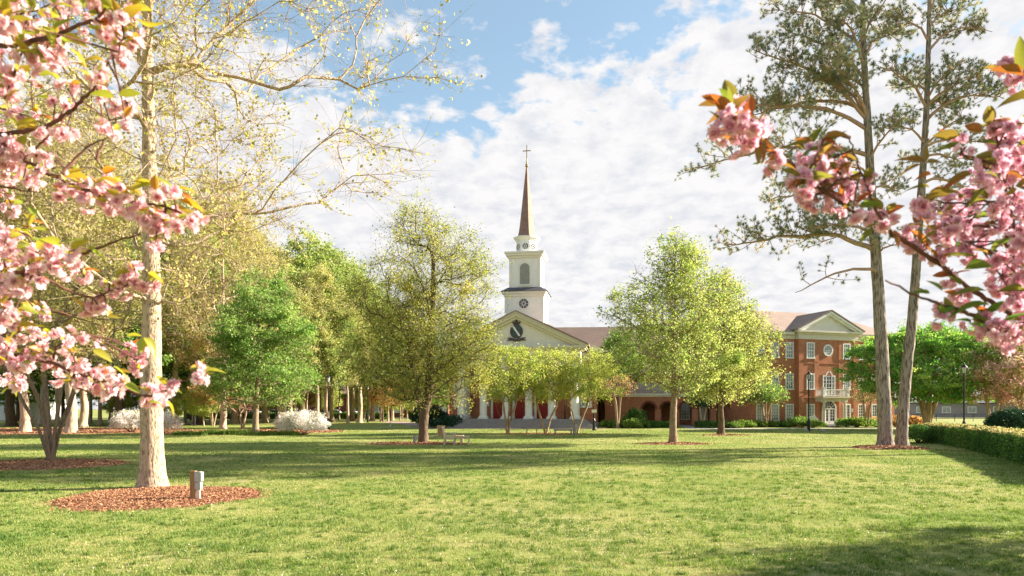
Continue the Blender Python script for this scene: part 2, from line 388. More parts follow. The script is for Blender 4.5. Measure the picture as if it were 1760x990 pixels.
def mulch_mat():
    m, nt, out = new_mat('mulch')
    b = nt.nodes.new('ShaderNodeBsdfPrincipled'); nt.links.new(b.outputs[0], out.inputs[0]); b.inputs['Roughness'].default_value = .95
    at = nt.nodes.new('ShaderNodeAttribute'); at.attribute_name = 'tone'
    n = noise(nt, 22, 5, coords(nt), .7)
    f = math_(nt, 'ADD', math_(nt, 'MULTIPLY', n, .6), math_(nt, 'MULTIPLY', at.outputs['Fac'], .5))
    nt.links.new(ramp(nt, f, [(.25, (.12, .05, .025)), (.5, (.34, .15, .07)), (.8, (.56, .31, .16))]), b.inputs['Base Color'])
    return m
M['mulch'] = mulch_mat()
mulch_zones = []
def mulch(cx, cy, rx, ry, nchip, h=.05, chip=.05):
    n = 72; rr = random.Random(int(cx*7+cy*13))
    ph = [rr.uniform(0, 6.28) for _ in range(3)]
    V = [(0, 0, h)]; faces = []
    rings = (.35, .7, .9, 1.0)
    def edge(a): return 1+.045*math.sin(3*a+ph[0])+.03*math.sin(7*a+ph[1])+.02*math.sin(15*a+ph[2])
    for q in rings:
        for k in range(n):
            a = 2*PI*k/n; e = edge(a)
            V.append((rx*q*e*math.cos(a), ry*q*e*math.sin(a), h*(1-q**3)+.003+rr.uniform(-.008, .008)*(q < 1)))
    tris = [(0, 1+k, 1+(k+1) % n) for k in range(n)]
    quads = [(1+(i)*n+k, 1+(i+1)*n+k, 1+(i+1)*n+(k+1) % n, 1+i*n+(k+1) % n) for i in range(len(rings)-1) for k in range(n)]
    V = np.array(V); g = np.random.default_rng(int(cx*100) % 9999)
    a = g.uniform(0, 2*PI, nchip); q = np.sqrt(g.uniform(0, 1.0, nchip)); q = np.where(g.uniform(size=nchip) < .05, 1+np.abs(g.normal(0, .07, nchip)), q)
    e = np.array([edge(x) for x in a])
    c = np.stack([rx*q*e*np.cos(a), ry*q*e*np.sin(a), h*(1-np.minimum(q, 1)**3)+g.uniform(.004, .02, nchip)], 1)
    u = g.normal(size=(nchip, 3)); u[:, 2] *= .4; u /= np.linalg.norm(u, axis=1)[:, None]
    v = np.cross(u, g.normal(size=(nchip, 3))+[0, 0, 2]); v /= np.linalg.norm(v, axis=1)[:, None]
    L = chip*g.uniform(.5, 1.3, (nchip, 1)); w_ = L*.3
    Q = np.stack([c-u*L/2-v*w_, c+u*L/2-v*w_, c+u*L/2+v*w_, c-u*L/2+v*w_], 1).reshape(-1, 3)
    fq = np.arange(nchip*4).reshape(-1, 4)+len(V)
    tone = np.concatenate([np.full(len(tris), .3), np.full(len(quads), .3), g.uniform(0, 1, nchip)])
    me = np_mesh('mulch_bed', np.vstack([V, Q]), [np.array(tris), np.array(quads), fq], tone)
    o = link('mulch_bed', me, M['mulch']); o.location = (cx, cy, 0); tag(o, kind='structure')
    mulch_zones.append((cx, cy, rx, ry))
mulch(-7.95, 15.75, 2.12, 2.1, 16000, .09, .035)
c = G(60, 800); mulch(c[0]-.3, c[1]+.4, 3.1, 2.6, 5000, chip=.06)
c = G(715, 762.5); mulch(c[0], c[1]+.2, 2.9, 1.5, 1500, chip=.08)
c = G(935, 746); mulch(c[0], c[1], 3.7, .9, 800, chip=.1)
c = G(1160, 763.5); mulch(c[0], c[1]+.4, 2.1, 1.1, 1200, chip=.08)
c = G(1245, 748); mulch(c[0], c[1], 1.9, .9, 500, chip=.1)
c = G(1537, 771); mulch(c[0], c[1]+.5, 1.75, 1.7, 2000, .1, chip=.08)
mulch(-44, 62, 15.5, 9.5, 3500, chip=.14)
mulch(-22.5, 60.5, 7.5, 8.0, 3000, chip=.14)

# ------------------------------------------------------------------ foliage / tree machinery
LEAF_T = np.array([(0, 0, 0), (.34, .5, .08), (0, 1, 0), (-.34, .5, .08)])
def rand_frames(g, n, up=0.0):
    a = g.normal(size=(n, 3)); a[:, 2] += up; a /= np.linalg.norm(a, axis=1)[:, None]
    b = np.cross(a, g.normal(size=(n, 3))); b /= np.linalg.norm(b, axis=1)[:, None]
    return a, b, np.cross(a, b)
def leaves_np(g, P, size, up=0.0, wide=1.0):
    n = len(P); a, b, c_ = rand_frames(g, n, up)
    s = size*g.uniform(.65, 1.35, (n, 1))
    T = LEAF_T
    V = P[:, None, :]+s[:, None, :]*(T[None, :, 0:1]*wide*a[:, None, :]+(T[None, :, 1:2]-.5)*b[:, None, :]+T[None, :, 2:3]*c_[:, None, :])
    return V.reshape(-1, 3), np.arange(n*4).reshape(-1, 4)
def seg_tubes(A, B, ra, rb, k=3):
    n = len(A); t = B-A; L = np.linalg.norm(t, axis=1)[:, None]+1e-9; t = t/L
    ref = np.where(np.abs(t[:, 2:3]) < .9, np.array([[0, 0, 1.0]]), np.array([[1.0, 0, 0]]))
    u = np.cross(t, ref); u /= np.linalg.norm(u, axis=1)[:, None]; v = np.cross(t, u)
    an = np.arange(k)*2*PI/k
    ring = np.cos(an)[None, :, None]*u[:, None, :]+np.sin(an)[None, :, None]*v[:, None, :]
    V = np.concatenate([A[:, None, :]+ring*ra[:, None, None], B[:, None, :]+ring*rb[:, None, None]], 1)
    base = (np.arange(n)*2*k)[:, None]
    i = np.arange(k); j = (i+1) % k
    q = np.stack([i, j, j+k, i+k], 1)
    Fq = (base[:, None, :]+q[None, :, :]).reshape(-1, 4)
    return V.reshape(-1, 3), Fq
def chain_tube(pts, rad, k=8, wob=0.0, g=None):
    pts = np.asarray(pts, float); n = len(pts)
    t = np.gradient(pts, axis=0); t /= np.linalg.norm(t, axis=1)[:, None]+1e-9
    u = np.cross(t[0], [0.3, 1, .1] if abs(t[0][2]) > .7 else [0, 0, 1.0]); u /= np.linalg.norm(u)
    V = []
    an = np.arange(k)*2*PI/k
    for i in range(n):
        u = u-t[i]*np.dot(u, t[i]); u /= np.linalg.norm(u)+1e-9; v = np.cross(t[i], u)
        r = rad[i]*(1+(wob*g.normal(size=k) if wob else 0))*np.ones(k)
        V.append(pts[i]+(np.cos(an)*r)[:, None]*u+(np.sin(an)*r)[:, None]*v)
    V = np.vstack(V)
    i = np.arange(k); j = (i+1) % k
    q = np.stack([i, j, j+k, i+k], 1)
    Fq = ((np.arange(n-1)*k)[:, None, None]+q[None]).reshape(-1, 4)
    return V, Fq
class Acc:
    def __init__(s): s.V = []; s.F = {}; s.n = 0; s.T = {}
    def add(s, V, Fc, tone=None):
        k = Fc.shape[1]
        s.F.setdefault(k, []).append(Fc+s.n); s.T.setdefault(k, []).append(np.zeros(len(Fc)) if tone is None else tone)
        s.V.append(V); s.n += len(V)
    def mesh(s, name, smooth=False):
        ks = list(s.F)
        return np_mesh(name, np.vstack(s.V), [np.vstack(s.F[k]) for k in ks], np.concatenate([t for k in ks for t in s.T[k]]), smooth)

def grow(seed, trunks, targets, step=.5, curve=.35, up=.25, trunk_r=.3, tip_r=.012, trunk_w=0.0, tdown=.6):
    """Space-filling skeleton: every crown target is joined to the nearest suitable node."""
    g = np.random.default_rng(seed)
    N = [np.array(p, float) for tr in trunks for p in tr]; par = []; dirs = []; o = 0
    for tr in trunks:
        for i in range(len(tr)):
            par.append(-1 if i == 0 else o+i-1)
            d = np.array(tr[min(i+1, len(tr)-1)], float)-np.array(tr[max(i-1, 0)], float); dirs.append(d/(np.linalg.norm(d)+1e-9))
        o += len(tr)
    nt0 = len(N)
    cap = nt0+len(targets)*40
    NA = np.zeros((cap, 3)); NA[:nt0] = N; DA = np.zeros((cap, 3)); DA[:nt0] = dirs
    plen = np.zeros(cap); cnt = nt0
    base = np.array([np.mean([tr[0][0] for tr in trunks]), np.mean([tr[0][1] for tr in trunks]), 0])
    tz0 = np.min([tr[min(1, len(tr)-1)][2] for tr in trunks])
    start_ok = np.ones(cap, bool)
    minz = np.min(targets[:, 2])
    start_ok[:nt0] = NA[:nt0, 2] > max(minz*tdown, 0.25*minz)
    if not start_ok[:nt0].any(): start_ok[nt0-1] = True
    axis = np.array([tr[-1] for tr in trunks]).mean(0)
    order = np.argsort(np.linalg.norm((targets-np.array([base[0], base[1], 0]))*[1, 1, .35], axis=1)+g.uniform(0, .5, len(targets)))
    tips = []
    for ti in order:
        T = targets[ti]
        D = T-NA[:cnt]; dist = np.linalg.norm(D, axis=1)+1e-6
        al = (D*DA[:cnt]).sum(1)/dist
        cost = dist*(1.25-.35*al)+.18*plen[:cnt]+np.maximum(0, -D[:, 2])*1.2
        cost[~start_ok[:cnt]] = 1e9
        p = int(np.argmin(cost)); P0 = NA[p]; L = dist[p]
        n = max(1, int(round(L/step)))
        ctrl = P0+DA[p]*L*curve*(.5 if p < nt0 else 1)+(T-P0)*(.5-curve*.5)+np.array([0, 0, up*L*.4])+g.normal(size=3)*L*.05
        q = p
        for i in range(1, n+1):
            s = i/n; X = (1-s)**2*P0+2*s*(1-s)*ctrl+s*s*T
            if i < n: X = X+g.normal(size=3)*step*.09
            NA[cnt] = X; par.append(q); d = X-NA[q]; DA[cnt] = d/(np.linalg.norm(d)+1e-9); plen[cnt] = plen[q]+np.linalg.norm(d)
            q = cnt; cnt += 1
        tips.append(q)
    NA = NA[:cnt]; DA = DA[:cnt]; par = np.array(par)
    load = np.zeros(cnt)
    for t in tips: load[t] += 1
    for i in range(nt0): load[i] += .3
    ordn = list(range(cnt-1, -1, -1))
    for i in ordn:
        if par[i] >= 0: load[par[i]] += load[i]
    roots = [i for i in range(cnt) if par[i] < 0]; mx = max(load[r] for r in roots)
    ex = math.log(trunk_r/tip_r)/math.log(max(mx, 2))
    R = tip_r*np.maximum(load, 1)**ex
    if len(trunks) == 1:
        zt = NA[:nt0, 2]/max(NA[nt0-1, 2], 1e-6); R[:nt0] = np.minimum(R[:nt0]*1.0, trunk_r)*1.0; R[:nt0] = trunk_r*(1-.9*zt**.85)+tip_r
    for i in range(cnt):
        if i >= nt0: R[i] = min(R[i], R[par[i]]*(.62 if par[i] < nt0 else .985))
    return NA, DA, par, R, load, np.array(tips), nt0

def skin(sk, flare=.35, flare_h=.8, kbig=10, thin=.035, taper=True, wob=.03, seed=1):
    NA, DA, par, R, load, tips, nt0 = sk
    g = np.random.default_rng(seed)
    kids = [[] for _ in range(len(NA))]
    for i, p in enumerate(par):
        if p >= 0: kids[p].append(i)
    A = Acc(); segA = []; segB = []; ra = []; rb = []
    stack = [(i, -1) for i in range(len(NA)) if par[i] < 0]
    while stack:
        s, prev = stack.pop()
        ch = [prev] if prev >= 0 else []
        ch.append(s); cur = s
        while kids[cur]:
            ks = sorted(kids[cur], key=lambda q: -load[q]-(1e6 if q < nt0 else 0))
            for q in ks[1:]: stack.append((q, cur))
            cur = ks[0]; ch.append(cur)
        rr = [R[q] for q in ch]
        if prev >= 0: rr[0] = min(rr[0], rr[1]*1.15)
        if max(rr) > thin:
            k = next((i for i, r in enumerate(rr) if r < thin*.7 and i > 1), len(ch))
            pts = NA[ch[:k]]; r = np.array(rr[:k])
            if prev < 0:
                # finer rings along the trunk with flare at the root
                seglen = np.concatenate([[0], np.cumsum(np.linalg.norm(np.diff(pts, axis=0), axis=1))])
                m = max(int(seglen[-1]/.25), len(pts)*2); ss = np.concatenate([np.linspace(0, min(1.2, seglen[-1]*.3), 8)[:-1], np.linspace(min(1.2, seglen[-1]*.3), seglen[-1], m)])
                pts2 = np.stack([np.interp(ss, seglen, pts[:, j]) for j in range(3)], 1)
                for _ in range(3):
                    pts2[1:-1] = .25*pts2[:-2]+.5*pts2[1:-1]+.25*pts2[2:]
                r2 = np.interp(ss, seglen, r)*(1+flare*np.exp(-ss/(flare_h*.35)))
                pts2[0][2] -= .05
                V, Fq = chain_tube(pts2, r2, 18, wob, g)
            else:
                V, Fq = chain_tube(pts, r, kbig if max(r) > thin*2.5 else 6, 0, g)
            A.add(V, Fq)
            ch = ch[max(k-1, 0):]; rr = rr[max(k-1, 0):]
        for i in range(len(ch)-1):
            segA.append(NA[ch[i]]); segB.append(NA[ch[i+1]]); ra.append(rr[i]); rb.append(rr[i+1])
    if segA:
        V, Fq = seg_tubes(np.array(segA), np.array(segB), np.array(ra), np.array(rb), 4); A.add(V, Fq)
    return A

def crown_targets(seed, n, c, z0, z1, R, prof, lump=.22, outer=.45, squash=(1, 1), lean=(0, 0), minsep=0.0, hole=.25):
    g = np.random.default_rng(seed)
    ts = np.array([p[0] for p in prof]); rs = np.array([p[1] for p in prof])
    ph = g.uniform(0, 6.28, 8); out = []
    rmax = rs.max(); tries = 0; kk = [(g.normal(size=3)*2.6/R, g.uniform(0, 6.28)) for _ in range(6)]
    while len(out) < n and tries < n*60:
        tries += 1
        t = g.uniform(); r = np.interp(t, ts, rs)
        if g.uniform() > (r/rmax)**1.6+.03: continue
        a = g.uniform(0, 2*PI)
        lobes = 1+lump*(.5*math.sin(2*a+ph[0]+3*t)+.5*math.sin(3*a+ph[1]-7*t)+.5*math.sin(5*a+ph[2]+11*t)+.4*math.sin(17*t+ph[3]))
        q = g.uniform()**outer
        rr = R*r*lobes*q
        z = z0+t*(z1-z0)
        p = np.array([c[0]+rr*math.cos(a)*squash[0]+lean[0]*t, c[1]+rr*math.sin(a)*squash[1]+lean[1]*t, z])
        if sum(math.sin(float(p@k_)+f_) for k_, f_ in kk)/2.4 < -1.0+hole*2 and g.uniform() < .85: continue
        if minsep and out:
            if np.min(np.linalg.norm(np.array(out)-p, axis=1)) < minsep*g.uniform(.6, 1.1): continue
        out.append(p)
    return np.array(out)

def make_tree(name, label, cat, base, seed, H, trunks, targets, bark, leafm, leaf_n, leaf_s, clump, twigs=4, twig_l=.5, twig_r=.006,
              trunk_r=.3, tip_r=.015, step=.5, up=.25, curve=.35, group=None, flare=.35, thin=.035, layered=1.0, leaf_up=0.0, bare=0.0, tdown=.6, twigmat=None):
    """trunks / targets in coordinates local to the base."""
    g = np.random.default_rng(seed+99)
    root = thing(name, label, cat, base, 0, group)
    sk = grow(seed, trunks, targets, step, curve, up, trunk_r, tip_r, tdown=tdown)
    A = skin(sk, flare, thin=thin, seed=seed)
    NA, DA, par, R, load, tips, nt0 = sk
    tp = NA[tips]; td = DA[tips]
    n = len(tips)
    # twigs
    thinnodes = np.where((load <= 3) & (np.arange(len(NA)) >= nt0))[0]
    src = np.concatenate([np.repeat(np.arange(n), twigs)])
    P0 = tp[src]; d = td[src]*.6+g.normal(size=(len(src), 3))*[.75, .75, .6*layered]+[0, 0, .15]
    if len(thinnodes):
        ex = g.choice(thinnodes, size=len(src)//2); P0 = np.vstack([P0, NA[ex]]); d = np.vstack([d, DA[ex]*.5+g.normal(size=(len(ex), 3))*[.8, .8, .7*layered]])
    clid = np.concatenate([src, g.integers(0, n, len(P0)-len(src))])
    d /= np.linalg.norm(d, axis=1)[:, None]; L = twig_l*g.uniform(.4, 1.3, (len(P0), 1))
    P1 = P0+d*L*.55+g.normal(size=P0.shape)*twig_l*.06; P2 = P1+(d+g.normal(size=P0.shape)*.3+[0, 0, .12])*L*.5
    m = len(P0)
    V, Fq = seg_tubes(P0, P1, np.full(m, twig_r*1.3), np.full(m, twig_r), 3); A.add(V, Fq)
    V, Fq = seg_tubes(P1, P2, np.full(m, twig_r), np.full(m, twig_r*.5), 3); A.add(V, Fq)
    link('trunk', A.mesh('trunk', True), bark, root)
    # leaves
    if leaf_n:
        live = g.uniform(size=m) > bare
        wt = np.exp(g.normal(0, .95, n))[clid % n]*live; idx = g.choice(m, leaf_n, p=wt/wt.sum()); s = g.uniform(.1, 1.15, (leaf_n, 1))
        pos = P0[idx]*(1-s)+P2[idx]*s+g.normal(size=(leaf_n, 3))*clump*[1, 1, layered]
        V, Fq = leaves_np(g, pos, leaf_s, leaf_up)
        ctone = g.normal(0, .21, n)[clid[idx] % n]
        zt = (pos[:, 2]-targets[:, 2].min())/max(1e-3, np.ptp(targets[:, 2]))
        tone = np.clip(.45+ctone+g.normal(0, .16, leaf_n), 0, 1)
        link('crown', np_mesh('crown', V, Fq, tone), leafm, root)
    return root

def straight_trunk(h, n=10, lean=(0, 0), wob=.04, seed=0):
    g = np.random.default_rng(seed); out = []
    for i in range(n+1):
        t = i/n; out.append((lean[0]*t+(g.normal()*wob*h/10 if i else 0), lean[1]*t+(g.normal()*wob*h/10 if i else 0), h*t))
    return out

# ------------------------------------------------------------------ named trees


# big pale-barked tree in its mulch ring
b = G(262, 838)
tr = [(0, 0, 0), (-.02, 0, 1.5), (-.03, 0, 3), (-.02, 0, 4.5), (-.03, 0, 6), (-.06, 0, 7.5), (-.1, .02, 9), (-.12, 0, 10.5), (-.15, .05, 12), (-.25, 0, 14), (-.2, 0, 16), (-.2, 0, 18)]
T = crown_targets(11, 620, (1.1, 0), 6.6, 20.5, 5.0, [(0, .35), (.1, .85), (.3, 1), (.6, 1.0), (.85, .75), (1, .3)], .25, .5, minsep=.5)
T2 = crown_targets(12, 60, (-.6, 0), 4.6, 8.5, 3.4, [(0, .4), (.5, 1), (1, .8)], .3, .5, minsep=.5)
make_tree('tree', 'big pale-barked tree with sparse yellow buds in the mulch bed with the wooden post', 'tree', b, 21, 20,
          [tr], np.vstack([T, T2]), M['bark_tan'], M['leaf_tulip'], 26000, .09, .045, twigs=9, twig_l=.95, twig_r=.0042, trunk_r=.285, tip_r=.010, step=.45, up=.35, curve=.5, flare=.42, thin=.03, tdown=.85)

# olive oak in the middle of the lawn
b = G(727, 761)
tr1 = [(0, 0, 0), (.0, 0, .8), (-.02, 0, 1.6), (-.1, 0, 2.2), (-.35, .1, 3.0), (-.6, .2, 4.2), (-.9, .2, 5.6)]
tr2 = [(.02, 0, 0), (.03, 0, .8), (.05, 0, 1.6), (.2, 0, 2.4), (.4, 0, 3.6), (.45, 0, 5), (.5, 0, 6.8), (.6, 0, 9), (.6, 0, 11)]
T = crown_targets(31, 800, (.0, 0), 2.3, 13.4, 3.75, [(0, .55), (.12, .95), (.3, 1.0), (.5, .92), (.72, .76), (.88, .58), (1, .28)], .34, .42, minsep=.40)
make_tree('oak_tree', 'broad dark-trunked tree with olive young leaves, beside the wooden chair on the lawn', 'tree', b, 32, 13.7,
          [tr1, tr2], T, M['bark_dark'], M['leaf_oak'], 60000, .10, .14, twigs=6, twig_l=1.15, twig_r=.0045, trunk_r=.27, tip_r=.012, up=.6, curve=.3, flare=.25, tdown=.9)

# two maples right of the chapel
b = G(1157, 762)
tr = straight_trunk(11, 12, (.15, .1), .03, 5)
T = crown_targets(41, 640, (.0, 0), 2.9, 12.2, 3.15, [(0, .5), (.15, .85), (.4, 1.0), (.62, .84), (.8, .55), (1, .15)], .42, .42, minsep=.42, hole=.3)
make_tree('maple_tree', 'slender tree with bright green spring leaves in a small mulch ring, before the arcade', 'tree', b, 42, 12.6,
          [tr], T, M['bark_maple'], M['leaf_maple'], 27000, .125, .16, twigs=4, twig_l=.6, twig_r=.007, trunk_r=.215, tip_r=.012, up=.7, curve=.3, tdown=.75)
b = G(1239, 747)
tr = straight_trunk(11.5, 12, (.3, .1), .03, 6)
T = crown_targets(43, 680, (.2, 0), 2.7, 12.3, 3.8, [(0, .55), (.15, .95), (.4, 1.0), (.6, .74), (.8, .42), (1, .12)], .42, .4, minsep=.45, hole=.32)
make_tree('maple_tree', 'fuller yellow-green tree between the arcade and the three-storey brick building', 'tree', b, 44, 13.4,
          [tr], T, M['bark_dark'], M['leaf_maple2'], 40000, .14, .2, twigs=4, twig_l=.6, twig_r=.008, trunk_r=.25, tip_r=.012, up=.7, curve=.3, tdown=.75)

# multi-stemmed crape myrtles
def stems(k, h, spread, seed, twist=.12):
    g = np.random.default_rng(seed); out = []
    for i in range(k):
        a = 2*PI*i/k+g.uniform(-.4, .4); s = spread*g.uniform(.5, 1.15); d = (math.cos(a), math.sin(a)*.7)
        out.append([(d[0]*(.07+s*t**1.25)+g.normal()*twist*t*.5, d[1]*(.07+s*t**1.25)+g.normal()*twist*t*.5, h*t) for t in np.linspace(0, 1, 7)])
    return out
def myrtle(px, py, R, top, label, seed, k=4, off=0.0, leaf=M['leaf_myrtle'], n=15000, z0=2.6, sq=(1, 1)):
    b = G(px, py)
    T = crown_targets(seed, 240, (off, 0), z0, top, R, [(0, .55), (.25, .95), (.55, 1), (.85, .75), (1, .45)], .2, .45, sq, minsep=.3)
    return make_tree('crape_myrtle', label, 'tree', b, seed, top, stems(k, 2.5, 1.0, seed), T, M['bark_myrtle'], leaf, n, .11, .13, twigs=4, twig_l=.5,
                     twig_r=.007, trunk_r=.085, tip_r=.011, up=.5, curve=.3, flare=.1, thin=.03, tdown=.6)
myrtle(872, 746, 2.5, 6.7, 'small many-stemmed lime green tree before the chapel doors, beside the olive oak', 51, 4, 0.2)
myrtle(938, 744.5, 2.5, 6.7, 'small lime green tree with two spreading stems behind the flat bench', 52, 2, .1)
myrtle(991, 744.5, 2.5, 6.4, 'small lime green tree rising beside the flat bench, next to the two lamp posts', 53, 3, 1.0)

# bare-stemmed shrub tree at the far left
b = G(88, 792)
T = crown_targets(55, 260, (.0, 0), 3.2, 8.3, 3.5, [(0, .5), (.3, 1), (.7, .9), (1, .4)], .25, .5, minsep=.35)
make_tree('crape_myrtle', 'many-stemmed bare-legged tree with sparse yellowish leaves, under the pink blossom', 'tree', b, 56, 8,
          stems(7, 4.0, 1.75, 57, .18), T, M['bark_maple'], M['leaf_tulip'], 11000, .09, .13, twigs=5, twig_l=.6, twig_r=.006, trunk_r=.09, tip_r=.011, up=.5, flare=.15, thin=.028, tdown=.8)

# feathery green tree left of centre
b = G(440, 747)
tr = straight_trunk(10.8, 12, (.3, 0), .03, 8)
T = crown_targets(61, 750, (.5, 0), 2.2, 12.3, 3.9, [(0, .7), (.12, .95), (.35, 1.0), (.6, .85), (.82, .55), (1, .2)], .42, .4, minsep=.45)
make_tree('tree', 'bright green feathery tree behind the low grassy border, beside the big white azalea', 'tree', b, 62, 14, [tr], T, M['bark_maple'],
          M['leaf_green'], 56000, .15, .2, twigs=4, twig_l=.7, twig_r=.008, trunk_r=.24, tip_r=.012, up=.15, layered=.4, tdown=.9)

# vase-shaped green tree right of the pines
b = W(1594, 731, 66); b[2] = 0
T = crown_targets(65, 950, (.1, 0), 2.6, 9.4, 6.8, [(0, .55), (.15, .9), (.4, 1.0), (.7, .85), (.9, .55), (1, .3)], .2, .45, minsep=.55)
make_tree('tree', 'wide vase-shaped vivid green tree behind the clipped hedge, beside the lamp post', 'tree', b, 66, 9.4, stems(5, 3.9, 1.9, 67, .1), T, M['bark_myrtle'],
          M['leaf_dogwood'], 65000, .20, .2, twigs=3, twig_l=.8, twig_r=.012, trunk_r=.22, tip_r=.02, up=.5, layered=.35, leaf_up=.5, tdown=.5)

# small trees by the buildings
def small_tree(px, py, d, R, z0, top, n, leaf, ls, label, seed, bark='bark_myrtle', name='tree', off=0, k=0, prof=None, tr=.1, nt=180, group=None):
    b = W(px, py, d); b[2] = 0
    T = crown_targets(seed, nt, (off, 0), z0, top, R, prof or [(0, .5), (.3, 1), (.7, .85), (1, .3)], .25, .45, minsep=R*.1)
    tk = stems(k, z0*1.2, R*.35, seed) if k else [straight_trunk(top*.8, 9, (.1, 0), .05, seed)]
    return make_tree(name, label, 'tree', b, seed, top, tk, T, M[bark], M[leaf], n, ls, R*.06, twigs=3, twig_l=R*.16, twig_r=.012, trunk_r=tr, tip_r=.015, step=.7, up=.3, group=group)
small_tree(1064, 728, 76, 2.8, 4.2, 10.2, 13000, 'leaf_mid', .2, 'narrow mid green tree in the corner between chapel and arcade', 71, tr=.16)
small_tree(1062, 728, 70, 1.9, 3.2, 5.2, 1000, 'leaf_orange', .15, 'low orange-leaved tree in the corner between chapel and arcade', 72, k=3)
small_tree(1316, 733, 74, 2.5, 2.6, 4.6, 4500, 'leaf_green', .18, 'low green tree against the ground-floor windows beside the yellow-green tree', 73, k=3)
small_tree(1208, 727, 72, 1.3, 2.2, 4.0, 3500, 'leaf_dark', .16, 'small dark-leaved tree before an arch of the arcade', 74, k=2)
# small_tree(1120, 727, 76, 1.3, 1.4, 4.2, 3500, 'leaf_dark', .16, 'small dark shrub-like tree under the first arch of the arcade', 75, k=2)
small_tree(1490, 729, 73, 1.9, 2.6, 5.4, 900, 'leaf_gold', .14, 'sparse bronze-leaved tree before the brick wall beside the pine trunks', 77, k=2)
small_tree(1706, 727, 62, 3.0, 2.6, 8.6, 9000, 'leaf_pink', .17, 'pale-stemmed tree with pinkish bloom behind the round dark bush', 78, k=4, tr=.14)
small_tree(1772, 727, 60, 3.9, 2.3, 8.2, 14000, 'leaf_pink', .17, 'pink blossoming tree rising behind the round dark bush, cut by the frame edge', 79, k=4, tr=.14)

